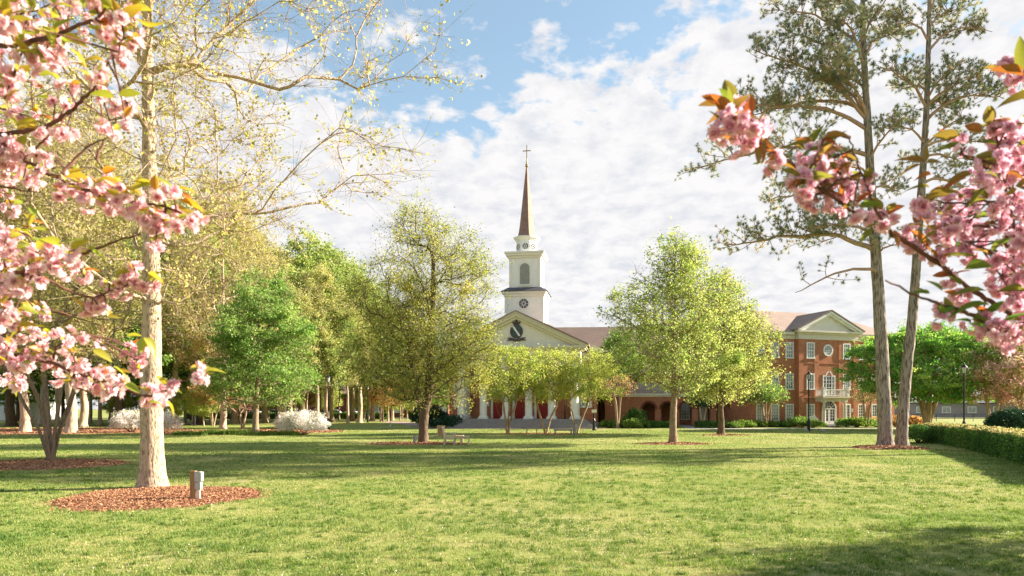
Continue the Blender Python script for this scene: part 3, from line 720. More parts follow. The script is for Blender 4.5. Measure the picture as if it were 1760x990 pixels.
# ------------------------------------------------------------------ pines
def pine(label, base, trunk, limbs, seed, r0):
    g = np.random.default_rng(seed); root = thing('pine_tree', label, 'tree', base)
    base = np.array(base)
    tp = np.array(trunk, float)-base; A = Acc()
    z = tp[:, 2]; n = 60; zz_ = np.concatenate([np.linspace(-.05, 1.2, 8)[:-1], np.linspace(1.2, z[-1], n)])
    ctr = np.stack([np.interp(zz_, z, tp[:, 0]), np.interp(zz_, z, tp[:, 1]), zz_], 1)
    for _ in range(6): ctr[1:-1] = .25*ctr[:-2]+.5*ctr[1:-1]+.25*ctr[2:]
    rad = r0*(1-.86*np.clip(zz_/z[-1], 0, 1)**1.15)*(1+.45*np.exp(-np.maximum(zz_, 0)/.32))
    V, Fq = chain_tube(ctr, rad, 20, .035, g); A.add(V, Fq)
    link('trunk', A.mesh('trunk', True), M['bark_pine'], root)
    L = Acc(); tuftP = []; tuftD = []
    def at(zq): return np.array([np.interp(zq, zz_, ctr[:, 0]), np.interp(zq, zz_, ctr[:, 1]), zq]), np.interp(zq, zz_, rad)
    for li, (tx, ty, dd, drop, dens) in enumerate(limbs):
        E = W(tx, ty, base[1]+dd)-base
        horiz = math.hypot(E[0]-at(min(E[2], z[-1]*.98))[0][0], E[1])
        az = min(max(E[2]-drop, z[-1]*.3), z[-1]*.985)
        P0, r_ = at(az); Lg = np.linalg.norm(E-P0)
        c1 = P0+np.array([(E-P0)[0]*.35, (E-P0)[1]*.35, Lg*.20+(E-P0)[2]*.5]); c2 = P0+(E-P0)*.72+np.array([0, 0, Lg*.05])
        m = max(6, int(Lg/.4)); ss = np.linspace(0, 1, m)[:, None]
        pts = (1-ss)**3*P0+3*(1-ss)**2*ss*c1+3*(1-ss)*ss**2*c2+ss**3*E
        pts[1:] += np.cumsum(g.normal(size=(m-1, 3))*.055, axis=0)
        rl = min(r_*.6, .03+.014*Lg)
        rr = rl*(1-np.linspace(0, 1, m)*.82)
        V, Fq = chain_tube(pts, rr, 6); L.add(V, Fq)
        # side shoots
        k0 = .22 if dens >= .9 else .3
        nsh = int(Lg*6.5*dens)
        for _ in range(nsh):
            s = g.uniform(k0, 1.0); q = pts[min(int(s*(m-1)), m-1)]
            tdir = pts[min(int(s*(m-1))+1, m-1)]-pts[max(int(s*(m-1))-1, 0)]; tdir /= np.linalg.norm(tdir)+1e-9
            sd_ = g.normal(size=3)*[1, 1, .45]+[0, 0, .30]; sd_ -= tdir*np.dot(sd_, tdir)*.6; sd_ /= np.linalg.norm(sd_)
            sl = Lg*.26*(1.15-s*.75)*g.uniform(.5, 1.25)+.35
            mm = max(3, int(sl/.35)); d_ = tdir*.5+sd_; d_ /= np.linalg.norm(d_)
            sub = [q]
            for j in range(mm):
                d_ = d_+g.normal(size=3)*.22+[0, 0, .10]; d_ /= np.linalg.norm(d_); sub.append(sub[-1]+d_*sl/mm)
            sub = np.array(sub); V, Fq = chain_tube(sub, np.linspace(.026, .010, len(sub)), 3); L.add(V, Fq)
            for j in range(1, len(sub)):
                nt_ = 3 if j >= len(sub)-2 else 2
                for _ in range(nt_):
                    dd_ = sub[j]-sub[j-1]; dd_ = dd_/np.linalg.norm(dd_)*.7+g.normal(size=3)*.8+[0, 0, .25]; dd_ /= np.linalg.norm(dd_)
                    e = sub[j]+dd_*g.uniform(.12, .38)
                    V, Fq = seg_tubes(sub[j][None], e[None], np.array([.009]), np.array([.007]), 3); L.add(V, Fq)
                    tuftP.append(e); tuftD.append(dd_)
    link('limb', L.mesh('limb', True), M['bark_pinelimb'], root)
    P = np.array(tuftP); D = np.array(tuftD); K = 34; n = len(P)
    d = D[:, None, :]*.55+g.normal(size=(n, K, 3))*.62+[0, 0, .12]; d /= np.linalg.norm(d, axis=2)[..., None]
    ln = g.uniform(.12, .22, (n, K, 1)); wdt = .0095
    o0 = P[:, None, :]-D[:, None, :]*g.uniform(0, .10, (n, K, 1)); o1 = o0+d*ln
    pr = np.cross(d, g.normal(size=(n, K, 3))); pr /= np.linalg.norm(pr, axis=2)[..., None]
    V = np.stack([o0-pr*wdt, o0+pr*wdt, o1], 2).reshape(-1, 3)
    tone = np.clip(np.repeat(g.normal(.42, .22, n), K)+g.normal(0, .08, n*K), 0, 1)
    link('crown', np_mesh('crown', V, np.arange(len(V)).reshape(-1, 3), tone), M['needle'], root)
    return root
b1 = G(1522, 768); b2 = G(1549, 767); d1 = b1[1]; d2 = b2[1]
t1 = [b1]+[W(x, y, d1) for x, y in ((1521, 740), (1520, 700), (1516, 620), (1511, 520), (1505, 430), (1498, 340), (1493, 250), (1489, 170), (1484, 90), (1482, 0), (1486, -100), (1490, -170))]
t2 = [b2]+[W(x, y, d2) for x, y in ((1550, 740), (1553, 690), (1560, 620), (1569, 540), (1575, 460), (1579, 380), (1586, 300), (1591, 220), (1594, 150), (1596, 70), (1598, -20), (1600, -120), (1602, -170))]
# (x, y, depth offset, drop of attachment below the tip in metres, density)
L1 = [(1245, 425, .5, .3, 1.1), (1372, 500, -1, -1.1, .12), (1205, 275, 1.2, .2, .9), (1298, 95, -1.5, 2.6, 1), (1325, 15, .5, 2.4, 1), (1345, -70, 1.2, 2, 1), (1310, 355, 2.2, .4, .8), (1285, 200, 2.5, .8, .9),
      (1415, 95, -2.6, 2, 1), (1268, 170, .2, 1.7, .9), (1555, 60, 2.2, 2.4, .9), (1552, 205, -2.2, 1.2, .7), (1570, 420, -1.8, .2, .8), (1555, 330, 1.6, .5, .8), (1405, 150, 2.6, 1.3, .9), (1395, 20, 2.6, 1.6, 1), (1450, 20, -2.5, 1.6, 1),
      (1480, -200, 0, 1, 1), (1420, -140, .8, 1.4, 1), (1560, -120, .8, 1.8, 1), (1345, 300, -1.5, .4, .6), (1390, 395, -1.2, -.1, .9), (1440, 350, 2.0, .2, .7), (1350, 50, -.8, 2.2, 1.1), (1530, -20, -2, 1.5, .9), (1440, 275, -2.0, .3, .6), (1380, 130, -.6, 1.8, 1)]
L2 = [(1712, 45, .5, 1.6, 1), (1700, 130, -1.2, 1.0, .9), (1722, 170, 1.0, 1.6, .9), (1655, 15, 1.5, 2.0, 1), (1550, -40, 2, 2, 1), (1522, 110, -1.5, 1.6, .9), (1660, 290, 1.0, -.3, .8), (1700, 250, -.8, -.2, .8), (1540, 290, 1.6, .3, .8),
      (1535, 215, -1.2, .5, .8), (1630, -60, -1, 2, 1), (1690, -60, 1.2, 2.2, 1), (1600, -200, 0, 1, 1), (1560, -130, -1, 1.5, 1), (1650, -150, .5, 1.5, 1), (1690, 340, 1.4, -.3, .7), (1650, 100, -2.4, 1, .9), (1640, 190, 2.4, .8, .9), (1620, 370, -1.6, -.2, .6), (1660, 200, -1.8, .8, .8), (1550, 160, 2.2, .9, .8), (1530, 20, 0, 1.6, .9)]
pine('tall pine of the pair leaning towards the chapel, with one bare low limb', b1, t1, L1, 81, .345)
pine('slimmer pine of the pair leaning away from the chapel, towards the clipped hedge', b2, t2, L2, 82, .285)

# ------------------------------------------------------------------ grove behind the lawn
def proto(name, seed, H, z0, R, prof, leafm, leaf_n, ls, bark, tr, up, nt=420, twl=.9, lump=.3, layered=.8, bare=0.0, twigs=4, clump=.28):
    T = crown_targets(seed, nt, (0, 0), z0, H, R, prof, lump, .42, minsep=R*.11)
    return make_tree(name, 'x', 'tree', (0, 0, 0), seed, H, [straight_trunk(H*.88, 12, (.3, .1), .04, seed)], T, bark, leafm, leaf_n, ls, clump, twigs=twigs, twig_l=twl, twig_r=.014,
                     trunk_r=tr, tip_r=.022, step=.9, up=up, layered=layered, thin=.06, bare=bare, tdown=.7, flare=.5)
PR = [(0, .45), (.2, .85), (.5, 1), (.8, .7), (1, .25)]
protos = {
 'gold': proto('tree', 101, 22, 7, 5.2, PR, M['leaf_gold'], 26000, .24, M['bark_pale'], .34, .5),
 'olive': proto('tree', 102, 22, 6.5, 6.0, PR, M['leaf_olive'], 34000, .26, M['bark_pale'], .36, .5),
 'green': proto('tree', 103, 20, 3.5, 6.0, [(0, .6), (.2, .95), (.5, 1), (.8, .7), (1, .2)], M['leaf_mid'], 40000, .26, M['bark_dark'], .34, .3, layered=.5),
 'thin': proto('tree', 104, 20, 7.5, 3.0, PR, M['leaf_gold'], 9000, .2, M['bark_pale'], .2, .6, nt=200, twl=.8),
 'bare': proto('tree', 105, 24, 5.5, 6.6, PR, M['leaf_tulip'], 34000, .18, M['bark_pale'], .36, .45, nt=620, twl=1.2, bare=.1, twigs=7),
 'orange': proto('tree', 106, 8, 3.0, 3.4, PR, M['leaf_orange'], 9000, .2, M['bark_dark'], .14, .3, nt=160, twl=.6),
 'lime': proto('tree', 107, 9, 2.6, 3.6, PR, M['leaf_myrtle'], 11000, .2, M['bark_pale'], .14, .3, nt=180, twl=.6),
}
baseH = {'gold': 22, 'olive': 22, 'green': 20, 'thin': 20, 'bare': 24, 'orange': 8, 'lime': 9}
lab = {'gold': 'tall golden-leaved tree on a pale trunk in the grove beyond the lawn',
       'olive': 'tall olive-leaved tree on a pale trunk in the grove beyond the lawn',
       'green': 'dense mid green tree on a dark trunk in the grove beyond the lawn',
       'thin': 'slim pale-trunked tree with a narrow golden crown in the grove beyond the lawn',
       'bare': 'large twiggy yellowish tree with few leaves in the grove beyond the lawn',
       'orange': 'low orange-leaved tree under the tall grove beyond the lawn',
       'lime': 'low lime green tree under the tall grove beyond the lawn'}
first = set(); gr = random.Random(5)
def grove(kind, px, d, top=None, wide=1.0, label=None, H=None):
    x = (px-HX)*d/F
    if kind == 'gold': wide *= 1.2
    if H is None: H = (EYE+(HY-top)*d/F)*1.04
    s = H/baseH[kind]
    L = label or lab[kind]; grp = None if label else {'gold': 'golden grove trees', 'olive': 'olive grove trees', 'green': 'dense green grove trees', 'thin': 'slim grove trees', 'bare': 'twiggy grove trees', 'orange': 'orange grove trees', 'lime': 'lime grove trees'}[kind]
    sc = (s*wide, s*wide, s); r = gr.uniform(0, 6.28)
    p = protos[kind]
    if kind not in first:
        first.add(kind); p.location = (x, d, 0); p.rotation_euler = (0, 0, r); p.scale = sc; p['label'] = L
        if grp: p['group'] = grp
        return p
    o = copy_thing(p, (x, d, 0), r, sc, L)
    if grp: o['group'] = grp
    elif 'group' in o: del o['group']
    return o
# named individuals with thick pale trunks in the mulch strip
grove('bare', 43, 59, 215, .9, 'twiggy tree on a thick pale trunk in the orange mulch strip near the frame edge')
grove('bare', 122, 57, 190, .95, 'twiggy tree on a thick flared pale trunk beside the bare-legged shrub tree')
grove('bare', 383, 66, 330, .8, 'twiggy tree on a fluted pale trunk behind the low green border')
grove('olive', 142, 74, 300, .8); grove('green', 20, 78, 330, 1.0); grove('green', 205, 80, 350, 1.0); grove('olive', 300, 82, 345, .9)
grove('green', 345, 88, 388, 1.0, 'tall evergreen-looking tree whose dark green top rises behind the big pale-barked tree')
grove('olive', 402, 92, 392, .9, 'tall tree whose olive and orange top rises above the feathery green tree')
grove('gold', 455, 96, 428, .85); grove('olive', 520, 100, 420, .95, 'tall pale green tree, highest of the grove beside the olive oak')
grove('gold', 545, 88, 470, .7); grove('olive', 570, 104, 438, .9); grove('olive', 606, 110, 462, .9); grove('gold', 500, 84, 500, .7)
grove('gold', 598, 92, 520, .6); grove('green', 640, 118, 520, .8); grove('green', 690, 125, 560, .8); grove('olive', 655, 104, 545, .7)
grove('green', -60, 70, 330, 1); grove('olive', -120, 62, 260, 1); grove('gold', 75, 90, 360, .9); grove('gold', 250, 96, 380, .9)
grove('green', 740, 130, 590, .8); grove('green', 770, 112, 600, .6, 'dense green tree close behind the chapel corner')
for px, d, top in ((488, 98, 560), (512, 108, 575), (527, 92, 560), (551, 120, 570), (560, 101, 565), (583, 118, 590), (604, 125, 560), (617, 106, 580), (627, 130, 580), (634, 112, 570), (655, 128, 590), (667, 108, 585), (676, 122, 590), (688, 116, 600), (700, 128, 600),
                   (172, 82, 420), (155, 92, 420), (345, 92, 480), (362, 100, 500), (415, 94, 500), (408, 104, 520), (318, 96, 470), (20, 96, 420), (98, 100, 420), (475, 112, 560), (710, 106, 600)):
    grove('thin', px, d, top, gr.uniform(.8, 1.1))
for px, d, top in ((658, 104, 652), (672, 112, 655), (530, 116, 660)): grove('orange', px, d, top, 1.0)
for px, d, top in ((520, 96, 500), (560, 90, 520), (618, 98, 500), (480, 90, 470), (640, 110, 505)): grove('olive', px, d, top, 1.1)
for px, d, top in ((625, 122, 660), (675, 118, 662), (330, 84, 655), (350, 78, 672), (450, 108, 660), (200, 84, 660), (240, 88, 655), (300, 80, 668), (700, 132, 668), (560, 132, 660)): grove('lime', px, d, top, 1.1)
for px, d, top in ((30, 112, 560), (110, 118, 560), (190, 112, 570), (270, 116, 570), (330, 120, 575), (400, 124, 570), (-50, 105, 560), (460, 132, 590)): grove('green', px, d, top, 1.2)
# trees beyond the buildings at the right
def far(kind, px, d, top, wide, label): 
    return grove(kind, px, d, top, wide, label)
far('green', 1790, 150, 610, 1.2, 'hazy green tree beyond the street, at the frame edge behind the round bush')
far('green', 1640, 175, 655, 1.2, 'distant green tree beyond the street behind the lamp post')
far('olive', 1725, 165, 640, 1.1, 'distant olive tree beyond the street behind the pinkish trees')
small_tree(366, 727, 78, 2.6, 2.6, 4.7, 7000, 'leaf_orange', .15, 'low spreading red-leaved tree before the fluted pale trunk', 91, k=3, prof=[(0, .7), (.4, 1), (.8, .9), (1, .5)])
small_tree(417, 735, 66, 1.6, 1.6, 4.0, 500, 'leaf_red', .12, 'bare forked sapling behind the low green border', 92, k=2, tr=.09, nt=60)

# trees standing outside the frame whose long shadows cross the lawn
for kind, x, y, h, wd, lb in (('thin', 32.5, 33.8, 28, 1.0, 'tall slim tree beyond the hedge, out of the picture'), ('thin', 35, 38, 30, .9, 'second tall slim tree beyond the hedge, out of the picture')):
    grove(kind, HX+x*F/y, y, wide=wd, label=lb, H=h)
small_tree(HX+13.4*F/10.3, 800, 10.3, 2.4, 1.7, 4.5, 17000, 'leaf_pink', .09, 'small pink tree near the camera, out of the picture, shading the lawn corner', 95, bark='bark_cherry', name='cherry_tree', k=3, tr=.12)

# ------------------------------------------------------------------ chapel
def win(parent, cx, z0, w_, h, y, cols, rows, glass='glass', sill=True, head=False, cas=.13):
    m = MB(); x0, x1, z1 = cx-w_/2, cx+w_/2, z0+h
    m.box(x0-cas, x0, y-.07, y+.02, z0, z1); m.box(x1, x1+cas, y-.07, y+.02, z0, z1)
    m.box(x0-cas, x1+cas, y-.07, y+.02, z1, z1+cas)
    mw = .05
    for i in range(1, cols): x = x0+w_*i/cols; m.box(x-mw/2, x+mw/2, y-.035, y-.012, z0, z1)
    for j in range(1, rows):
        z = z0+h*j/rows; t = mw*(1.8 if j*2 == rows else 1); m.box(x0, x1, y-.038, y-.012, z-t/2, z+t/2)
    f = m.build('window', M['white'], parent)
    MB().box(x0, x1, y-.010, y+.02, z0, z1).build('pane', M[glass], f)
    if sill: MB().box(x0-cas-.05, x1+cas+.05, y-.12, y+.02, z0-.12, z0-.002).build('sill', M['white'], f)
    return f
cpos = W(889, 735, 72); cpos[2] = 0
ch = thing('church', 'white-steepled brick chapel with a columned portico and a crest in its pediment', 'church', cpos, math.radians(-9))
FL = .92
st = MB()
for i in range(6):
    k = 5-i; st.box(-7.05-.22*k, 7.05+.22*k, -.75-.32*k, 3.0, FL/6*i-(.05 if i == 0 else -.001), FL/6*(i+1))
st.build('steps', M['stone'], ch)
# walls: portico back wall with door openings covered by doors
MB().box(-8.0, 8.0, 3.2, 26, 0, 7.0).build('wall', M['brick'], ch)
MB().box(-8.25, 8.25, 3.05, 3.19, 0, .55).build('plinth', M['stone'], ch)
for cx in (-2.37, 0, 2.37):
    d = MB().box(-.72, -.015, 3.08, 3.18, FL, FL+2.75).box(.015, .72, 3.08, 3.18, FL, FL+2.75)
    for sx in (-.37, .37):
        for z in (FL+.25, FL+1.15, FL+2.0): d.box(sx-.22, sx+.22, 3.055, 3.08, z, z+.65)
    o = d.build('door', M['red'], ch); o.location.x = cx
    MB().box(-.97, -.73, 3.02, 3.185, FL, FL+3.1).box(.73, .97, 3.02, 3.185, FL, FL+3.1).box(-.72, .72, 3.02, 3.185, FL+2.78, FL+3.1).box(-1.1, 1.1, 2.95, 3.185, FL+3.102, FL+3.3).build('door_frame', M['white'], o)
    MB().lathe([(.03, FL+1.2), (.03, FL+1.45)], (.09, 3.0), 8).build('handle', M['gold'], o)
MB().box(-4.35, -3.55, 3.12, 3.19, 2.25, 2.75).build('plaque', M['white'], ch)
def column(cx, cy, r=.38, z0=FL, z1=6.35):
    m = MB(); m.box(cx-r*1.35, cx+r*1.35, cy-r*1.35, cy+r*1.35, z0+.002, z0+.14)
    h = z1-z0
    m.lathe([(r*1.3, z0+.142), (r*1.34, z0+.2), (r*1.25, z0+.28), (r*1.05, z0+.31), (r, z0+.4), (r, z0+h*.35), (r*.95, z0+h*.6), (r*.85, z1-.42), (r*.85, z1-.36), (r*.95, z1-.34), (r*.88, z1-.3), (r*.88, z1-.24), (r*1.12, z1-.14)], (cx, cy), 24)
    m.box(cx-r*1.22, cx+r*1.22, cy-r*1.22, cy+r*1.22, z1-.138, z1-.002)
    return m.build('column', M['white'], ch)
for i in range(6): column(-5.93+2.372*i, 0)
for sx in (-1, 1): column(sx*5.93, 1.55); column(sx*5.93, 2.75, .34)
e = MB().box(-6.55, 6.55, -.5, 3.0, 6.36, 6.95).box(-6.6, 6.6, -.56, 3.0, 6.952, 7.06).box(-6.52, 6.52, -.47, 3.0, 7.062, 7.9)
e.box(-6.75, 6.75, -.62, 3.0, 7.902, 8.02).box(-7.0, 7.0, -.85, 3.0, 8.022, 8.16).box(-7.15, 7.15, -1.0, 3.0, 8.162, 8.32)
e.build('entablature', M['trim'], ch)
zb, za, hw = 8.33, 11.75, 7.25
MB().prism([(-6.6, zb), (6.6, zb), (0, zb+(za-zb)*6.6/hw-.12)], -.36, 2.9).build('pediment', M['tympanum'], ch)
r = MB(); sl = (za-zb)/hw
for s_ in (-1, 1):
    r.prism([(s_*hw, zb-.02), (0, za), (0, za-.34), (s_*(hw-.72), zb-.0)][::s_], -.95, -.3)
    r.prism([(s_*(hw-.72), zb), (0, za-.345), (0, za-.62), (s_*(hw-1.32), zb)][::s_], -.72, -.32)
    r.prism([(s_*(hw+.12), zb-.02), (0, za+.11), (0, za+.004), (s_*(hw-.1), zb-.01)][::s_], -1.1, -.28)
r.build('raking_cornice', M['trim'], ch)
# portico roof and nave roof
def gable_roof(x0, x1, ye, yb, ze, zr, th=.18):
    m = MB(); xm = (x0+x1)/2
    for a, b_ in (((x0, ze), (xm, zr)), ((xm, zr), (x1, ze))):
        m.prism([a, b_, (b_[0], b_[1]+th), (a[0], a[1]+th)], ye, yb)
    return m
gable_roof(-7.4, 7.4, -1.12, 6.0, zb-.0, za+.12, .14).build('porch_roof', M['roof'], ch)
gable_roof(-9.0, 9.0, 5.2, 28, 7.95, 12.35, .2).build('roof', M['roof'], ch)
MB().prism([(-8.75, 7.98), (8.75, 7.98), (0, 12.25)], 5.6, 27.5).build('gable', M['trim'], ch)
MB().box(-8.6, 8.6, 2.9, 27.2, 7.0, 7.95).build('eave_band', M['trim'], ch)
m = MB(); m.box(7.02, 9.1, 2.6, 27.6, 7.96, 8.06); m.box(-9.1, -7.02, 2.6, 27.6, 7.96, 8.06)
m.prism([(7.1, 8.07), (9.05, 8.07), (7.1, 8.95)], 2.7, 5.7); m.prism([(-9.05, 8.07), (-7.1, 8.07), (-7.1, 8.95)], 2.7, 5.7)
m.build('cornice_return', M['trim'], ch)
# crest
cr = MB(); cz, cx0, yy = 10.02-.12, -.02, -.40
def ell(cx, cz, rx, rz, n=28): return [(cx+rx*math.cos(a), cz+rz*math.sin(a)) for a in np.linspace(0, 2*PI, n, endpoint=False)]
cr.prism(ell(cx0, cz, .66, .72), yy-.06, yy+.04)
cr.prism([(cx0-1.0, cz-.92), (cx0-.72, cz-.78), (cx0-.98, cz-.62), (cx0-.5, cz-.66), (cx0, cz-.80), (cx0+.5, cz-.66), (cx0+.98, cz-.62), (cx0+.72, cz-.78), (cx0+1.0, cz-.92), (cx0+.5, cz-.95), (cx0, cz-1.06), (cx0-.5, cz-.95)], yy-.09, yy+.03)
cr.prism([(cx0-.34, cz+.72), (cx0+.34, cz+.72), (cx0+.42, cz+1.0), (cx0+.2, cz+.93), (cx0+.1, cz+1.12), (cx0, cz+1.0), (cx0-.1, cz+1.12), (cx0-.2, cz+.93), (cx0-.42, cz+1.0)], yy-.09, yy+.03)
cr.prism([(cx0-.04, cz+1.0), (cx0+.04, cz+1.0), (cx0+.04, cz+1.32), (cx0-.04, cz+1.32)], yy-.05, yy+.02)
crest = cr.build('crest', M['emblem_dark'], ch)
MB().prism([(cx0-.4, cz+.5), (cx0+.4, cz+.5), (cx0+.42, cz-.1), (cx0+.2, cz-.5), (cx0, cz-.66), (cx0-.2, cz-.5), (cx0-.42, cz-.1)], yy-.085, yy-.062).build('shield', M['emblem_teal'], crest)
MB().prism([(cx0-.46, cz+.52), (cx0-.30, cz+.60), (cx0+.42, cz-.42), (cx0+.26, cz-.52)], yy-.11, yy-.087).build('white_band', M['white'], crest)
# side arch panels hinted on the nave wall
for sx in (-6.9, 6.9): win(ch, sx, 2.2, .9, 2.4, 3.19, 3, 6)

# steeple (its own stages)
ty = 9.0; tx = .08
stp = MB().box(tx-2.25, tx+2.25, ty, ty+4.5, 9.5, 15.35); stage1 = stp.build('steeple', M['siding'], ch)
q = MB()
for s_ in (0, 1):
    for t_ in (0, 1):
        q.box(tx-2.29+s_*4.24, tx-1.95+s_*4.24, ty-.04+t_*4.24, ty+.30+t_*4.24, 9.5, 15.0)
q.box(tx-2.4, tx+2.4, ty-.14, ty+4.64, 15.0, 15.3).box(tx-2.58, tx+2.58, ty-.32, ty+4.82, 15.302, 15.55)
q.build('corner_board', M['white'], stage1)
MB().lathe([(2.72*1.414, 15.56), (1.95*1.414, 16.1)], (tx, ty+2.25), 4, PI/4).build('skirt_roof', M['roof_grey'], stage1)
s2 = MB().box(tx-1.78, tx+1.78, ty+.47, ty+4.03, 16.0, 19.9).build('belfry', M['siding'], ch)
q = MB()
for s_ in (0, 1):
    for t_ in (0, 1):
        q.box(tx-1.84+s_*3.34, tx-1.5+s_*3.34, ty+.41+t_*3.34, ty+.75+t_*3.34, 16.0, 19.55)
q.box(tx-1.95, tx+1.95, ty+.30, ty+4.2, 19.55, 19.8).box(tx-2.18, tx+2.18, ty+.07, ty+4.43, 19.802, 20.05).box(tx-2.32, tx+2.32, ty-.07, ty+4.57, 20.052, 20.25)
q.build('belfry_cornice', M['white'], s2)
for k in range(4):
    m = MB().arch_panel(0, 1.15, 16.5, 18.35, -1.84, -1.795)
    for z in np.arange(16.6, 18.8, .13):
        hw_ = .5 if z < 18.35 else math.sqrt(max(.02, .5**2-(z-18.35)**2))
        m.box(-hw_, hw_, -1.875, -1.842, z, z+.05)
    o = m.build('louvered_arch', M['louver'], s2); o.location = (tx, ty+2.25, 0); o.rotation_euler = (0, 0, k*PI/2)
    m = MB().arch_ring(0, .58, .74, 18.35, -1.86, -1.785); m.box(-.74, -.58, -1.86, -1.785, 16.4, 18.35); m.box(.58, .74, -1.86, -1.785, 16.4, 18.35); m.box(-.8, .8, -1.9, -1.785, 16.28, 16.398)
    m.build('arch_frame', M['white'], o)
def rose(parent, cx, cz, y, r, loc=None, rz=0):
    m = MB().arch_ring(0, r*.9, r*1.12, 0, -.07, .02, 0, 2*PI, 28)
    for k in range(8):
        a = k*PI/4; m.bar((math.cos(a)*r*.3, -.045, math.sin(a)*r*.3), (math.cos(a)*r*.95, -.045, math.sin(a)*r*.95), .05, .03)
    m.arch_ring(0, r*.26, r*.38, 0, -.06, -.02, 0, 2*PI, 16)
    o = m.build('round_window', M['white'], parent); o.location = loc or (cx, y, cz); o.rotation_euler = (0, 0, rz)
    MB().prism([(r*.92*math.cos(a), r*.92*math.sin(a)) for a in np.linspace(0, 2*PI, 24, endpoint=False)], -.02, .015).build('pane', M['glass_dark'], o)
    return o
rose(stage1, tx-.05, 14.15, ty-.01, .62)
rose(stage1, 0, 0, 0, .55, (tx+2.26, ty+2.25, 14.1), PI/2)
s3 = MB().lathe([(1.28, 20.2), (1.28, 22.0)], (tx, ty+2.25), 8, PI/8).build('octagon', M['siding'], ch)
MB().lathe([(1.4, 21.85), (1.44, 22.0), (1.62, 22.1), (1.66, 22.25), (1.2, 22.3)], (tx, ty+2.25), 8, PI/8).build('octagon_cornice', M['white'], s3)
for k in (0, 1, 2, 7):
    a = k*PI/4; ap = 1.28*math.cos(PI/8)+.012
    rose(s3, 0, 0, 0, .40, (tx+ap*math.sin(a), ty+2.25-ap*math.cos(a), 21.05), a)
spi = MB().lathe([(1.14, 22.31), (1.0, 22.8), (.86, 23.7), (.14, 30.4), (.1, 30.6)], (tx, ty+2.25), 8, PI/8).build('spire', M['spire'], ch)
fi = MB().lathe([(.1, 30.58), (.13, 30.7), (.2, 30.82), (.2, 30.95), (.1, 31.1), (.07, 31.5), (.045, 31.9)], (tx, ty+2.25), 10)
fi.box(tx-.05, tx+.05, ty+2.2, ty+2.3, 31.8, 33.35).box(tx-.48, tx-.051, ty+2.21, ty+2.29, 32.62, 32.72).box(tx+.051, tx+.48, ty+2.21, ty+2.29, 32.62, 32.72)
cro = fi.build('cross', M['gold'], ch)
for o in (stage1, s2, s3, spi, cro): o.scale = (.946,)*3; o.location = (0, 4.6-9.0*.946, 2*(1-.946))

# wing of the chapel (its own hall behind, brown roof)
hall_p = W(1075, 735, 88); hall_p[2] = 0
hl = thing('hall', 'low brick hall with a long brown roof beside the chapel, mostly behind the trees', 'building', hall_p, math.radians(-4))
MB().box(-9.5, 13, 0, 14, 0, 6.6).build('wall', M['brick'], hl)
m = MB(); m.add([(-10, -.5, 6.6), (13.6, -.5, 6.6), (13.6, 7, 13.1), (-10, 7, 13.1), (13.6, 14.5, 6.6), (-10, 14.5, 6.6)], [(0, 1, 2, 3), (3, 2, 4, 5), (0, 3, 5), (1, 4, 2), (0, 5, 4, 1)])
m.build('roof', M['roof'], hl)
MB().box(-10, 13.6, -.55, -.02, 6.3, 6.58).build('gutter', M['trim'], hl)
for x in (-6, -2, 2, 6, 10): win(hl, x, 2.6, 1.1, 2.2, 0, 3, 5)

# ------------------------------------------------------------------ arcade
ap_ = W(1040, 733, 78); ap_[2] = 0
ac = thing('arcade', 'single-storey brick arcade with round arches and a brown roof linking chapel and brick building', 'building', ap_, math.radians(1))
x1a = 19.2
arches = [(4.9+2.08*i, 1.42, 1.95) for i in range(7)]
MB().arcade(0, x1a, 0, 3.3, 0, .45, arches).build('arch_wall', M['brick'], ac)
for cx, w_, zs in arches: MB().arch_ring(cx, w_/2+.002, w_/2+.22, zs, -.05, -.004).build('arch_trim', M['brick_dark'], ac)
MB().box(0, x1a, 4.2, 4.6, 0, 3.3).build('rear_wall', M['brick'], ac)
MB().box(0, x1a, .455, 4.195, -.05, .10).build('walk', M['path'], ac)
m = MB().box(-.3, x1a, -.16, 0.46, 3.3, 3.5).box(-.3, x1a, -.42, .46, 3.502, 3.68); m.build('cornice', M['white'], ac)
m = MB(); m.add([(-.3, -.5, 3.69), (x1a, -.5, 3.69), (x1a, 2.8, 5.1), (-.3, 2.8, 5.1), (x1a, 5.4, 3.69), (-.3, 5.4, 3.69)], [(0, 1, 2, 3), (3, 2, 4, 5), (0, 3, 5), (1, 4, 2), (0, 5, 4, 1)])
m.build('roof', M['roof'], ac)
for x in (10.1, 12.2, 14.3, 16.4): win(ac, x, .75, .85, 1.9, 4.18, 3, 5)

# ------------------------------------------------------------------ three-storey brick building
bp_ = W(1424, 733, 77); bp_[2] = 0
bb = thing('brick_building', 'three-storey orange brick building with a white pediment and a small balcony over its door', 'building', bp_, math.radians(18))
Hh = 10.45; CW = 4.0
MB().box(-CW, CW, 0, 14, 0, Hh-.9).build('wall', M['brick'], bb)
wl = MB().box(-9.6, -CW-.001, .45, 14, 0, Hh-.9).build('side_wall', M['brick'], bb)
wr = MB().box(CW+.001, 9.8, .45, 14, 0, Hh-.9).build('side_wall', M['brick'], bb)
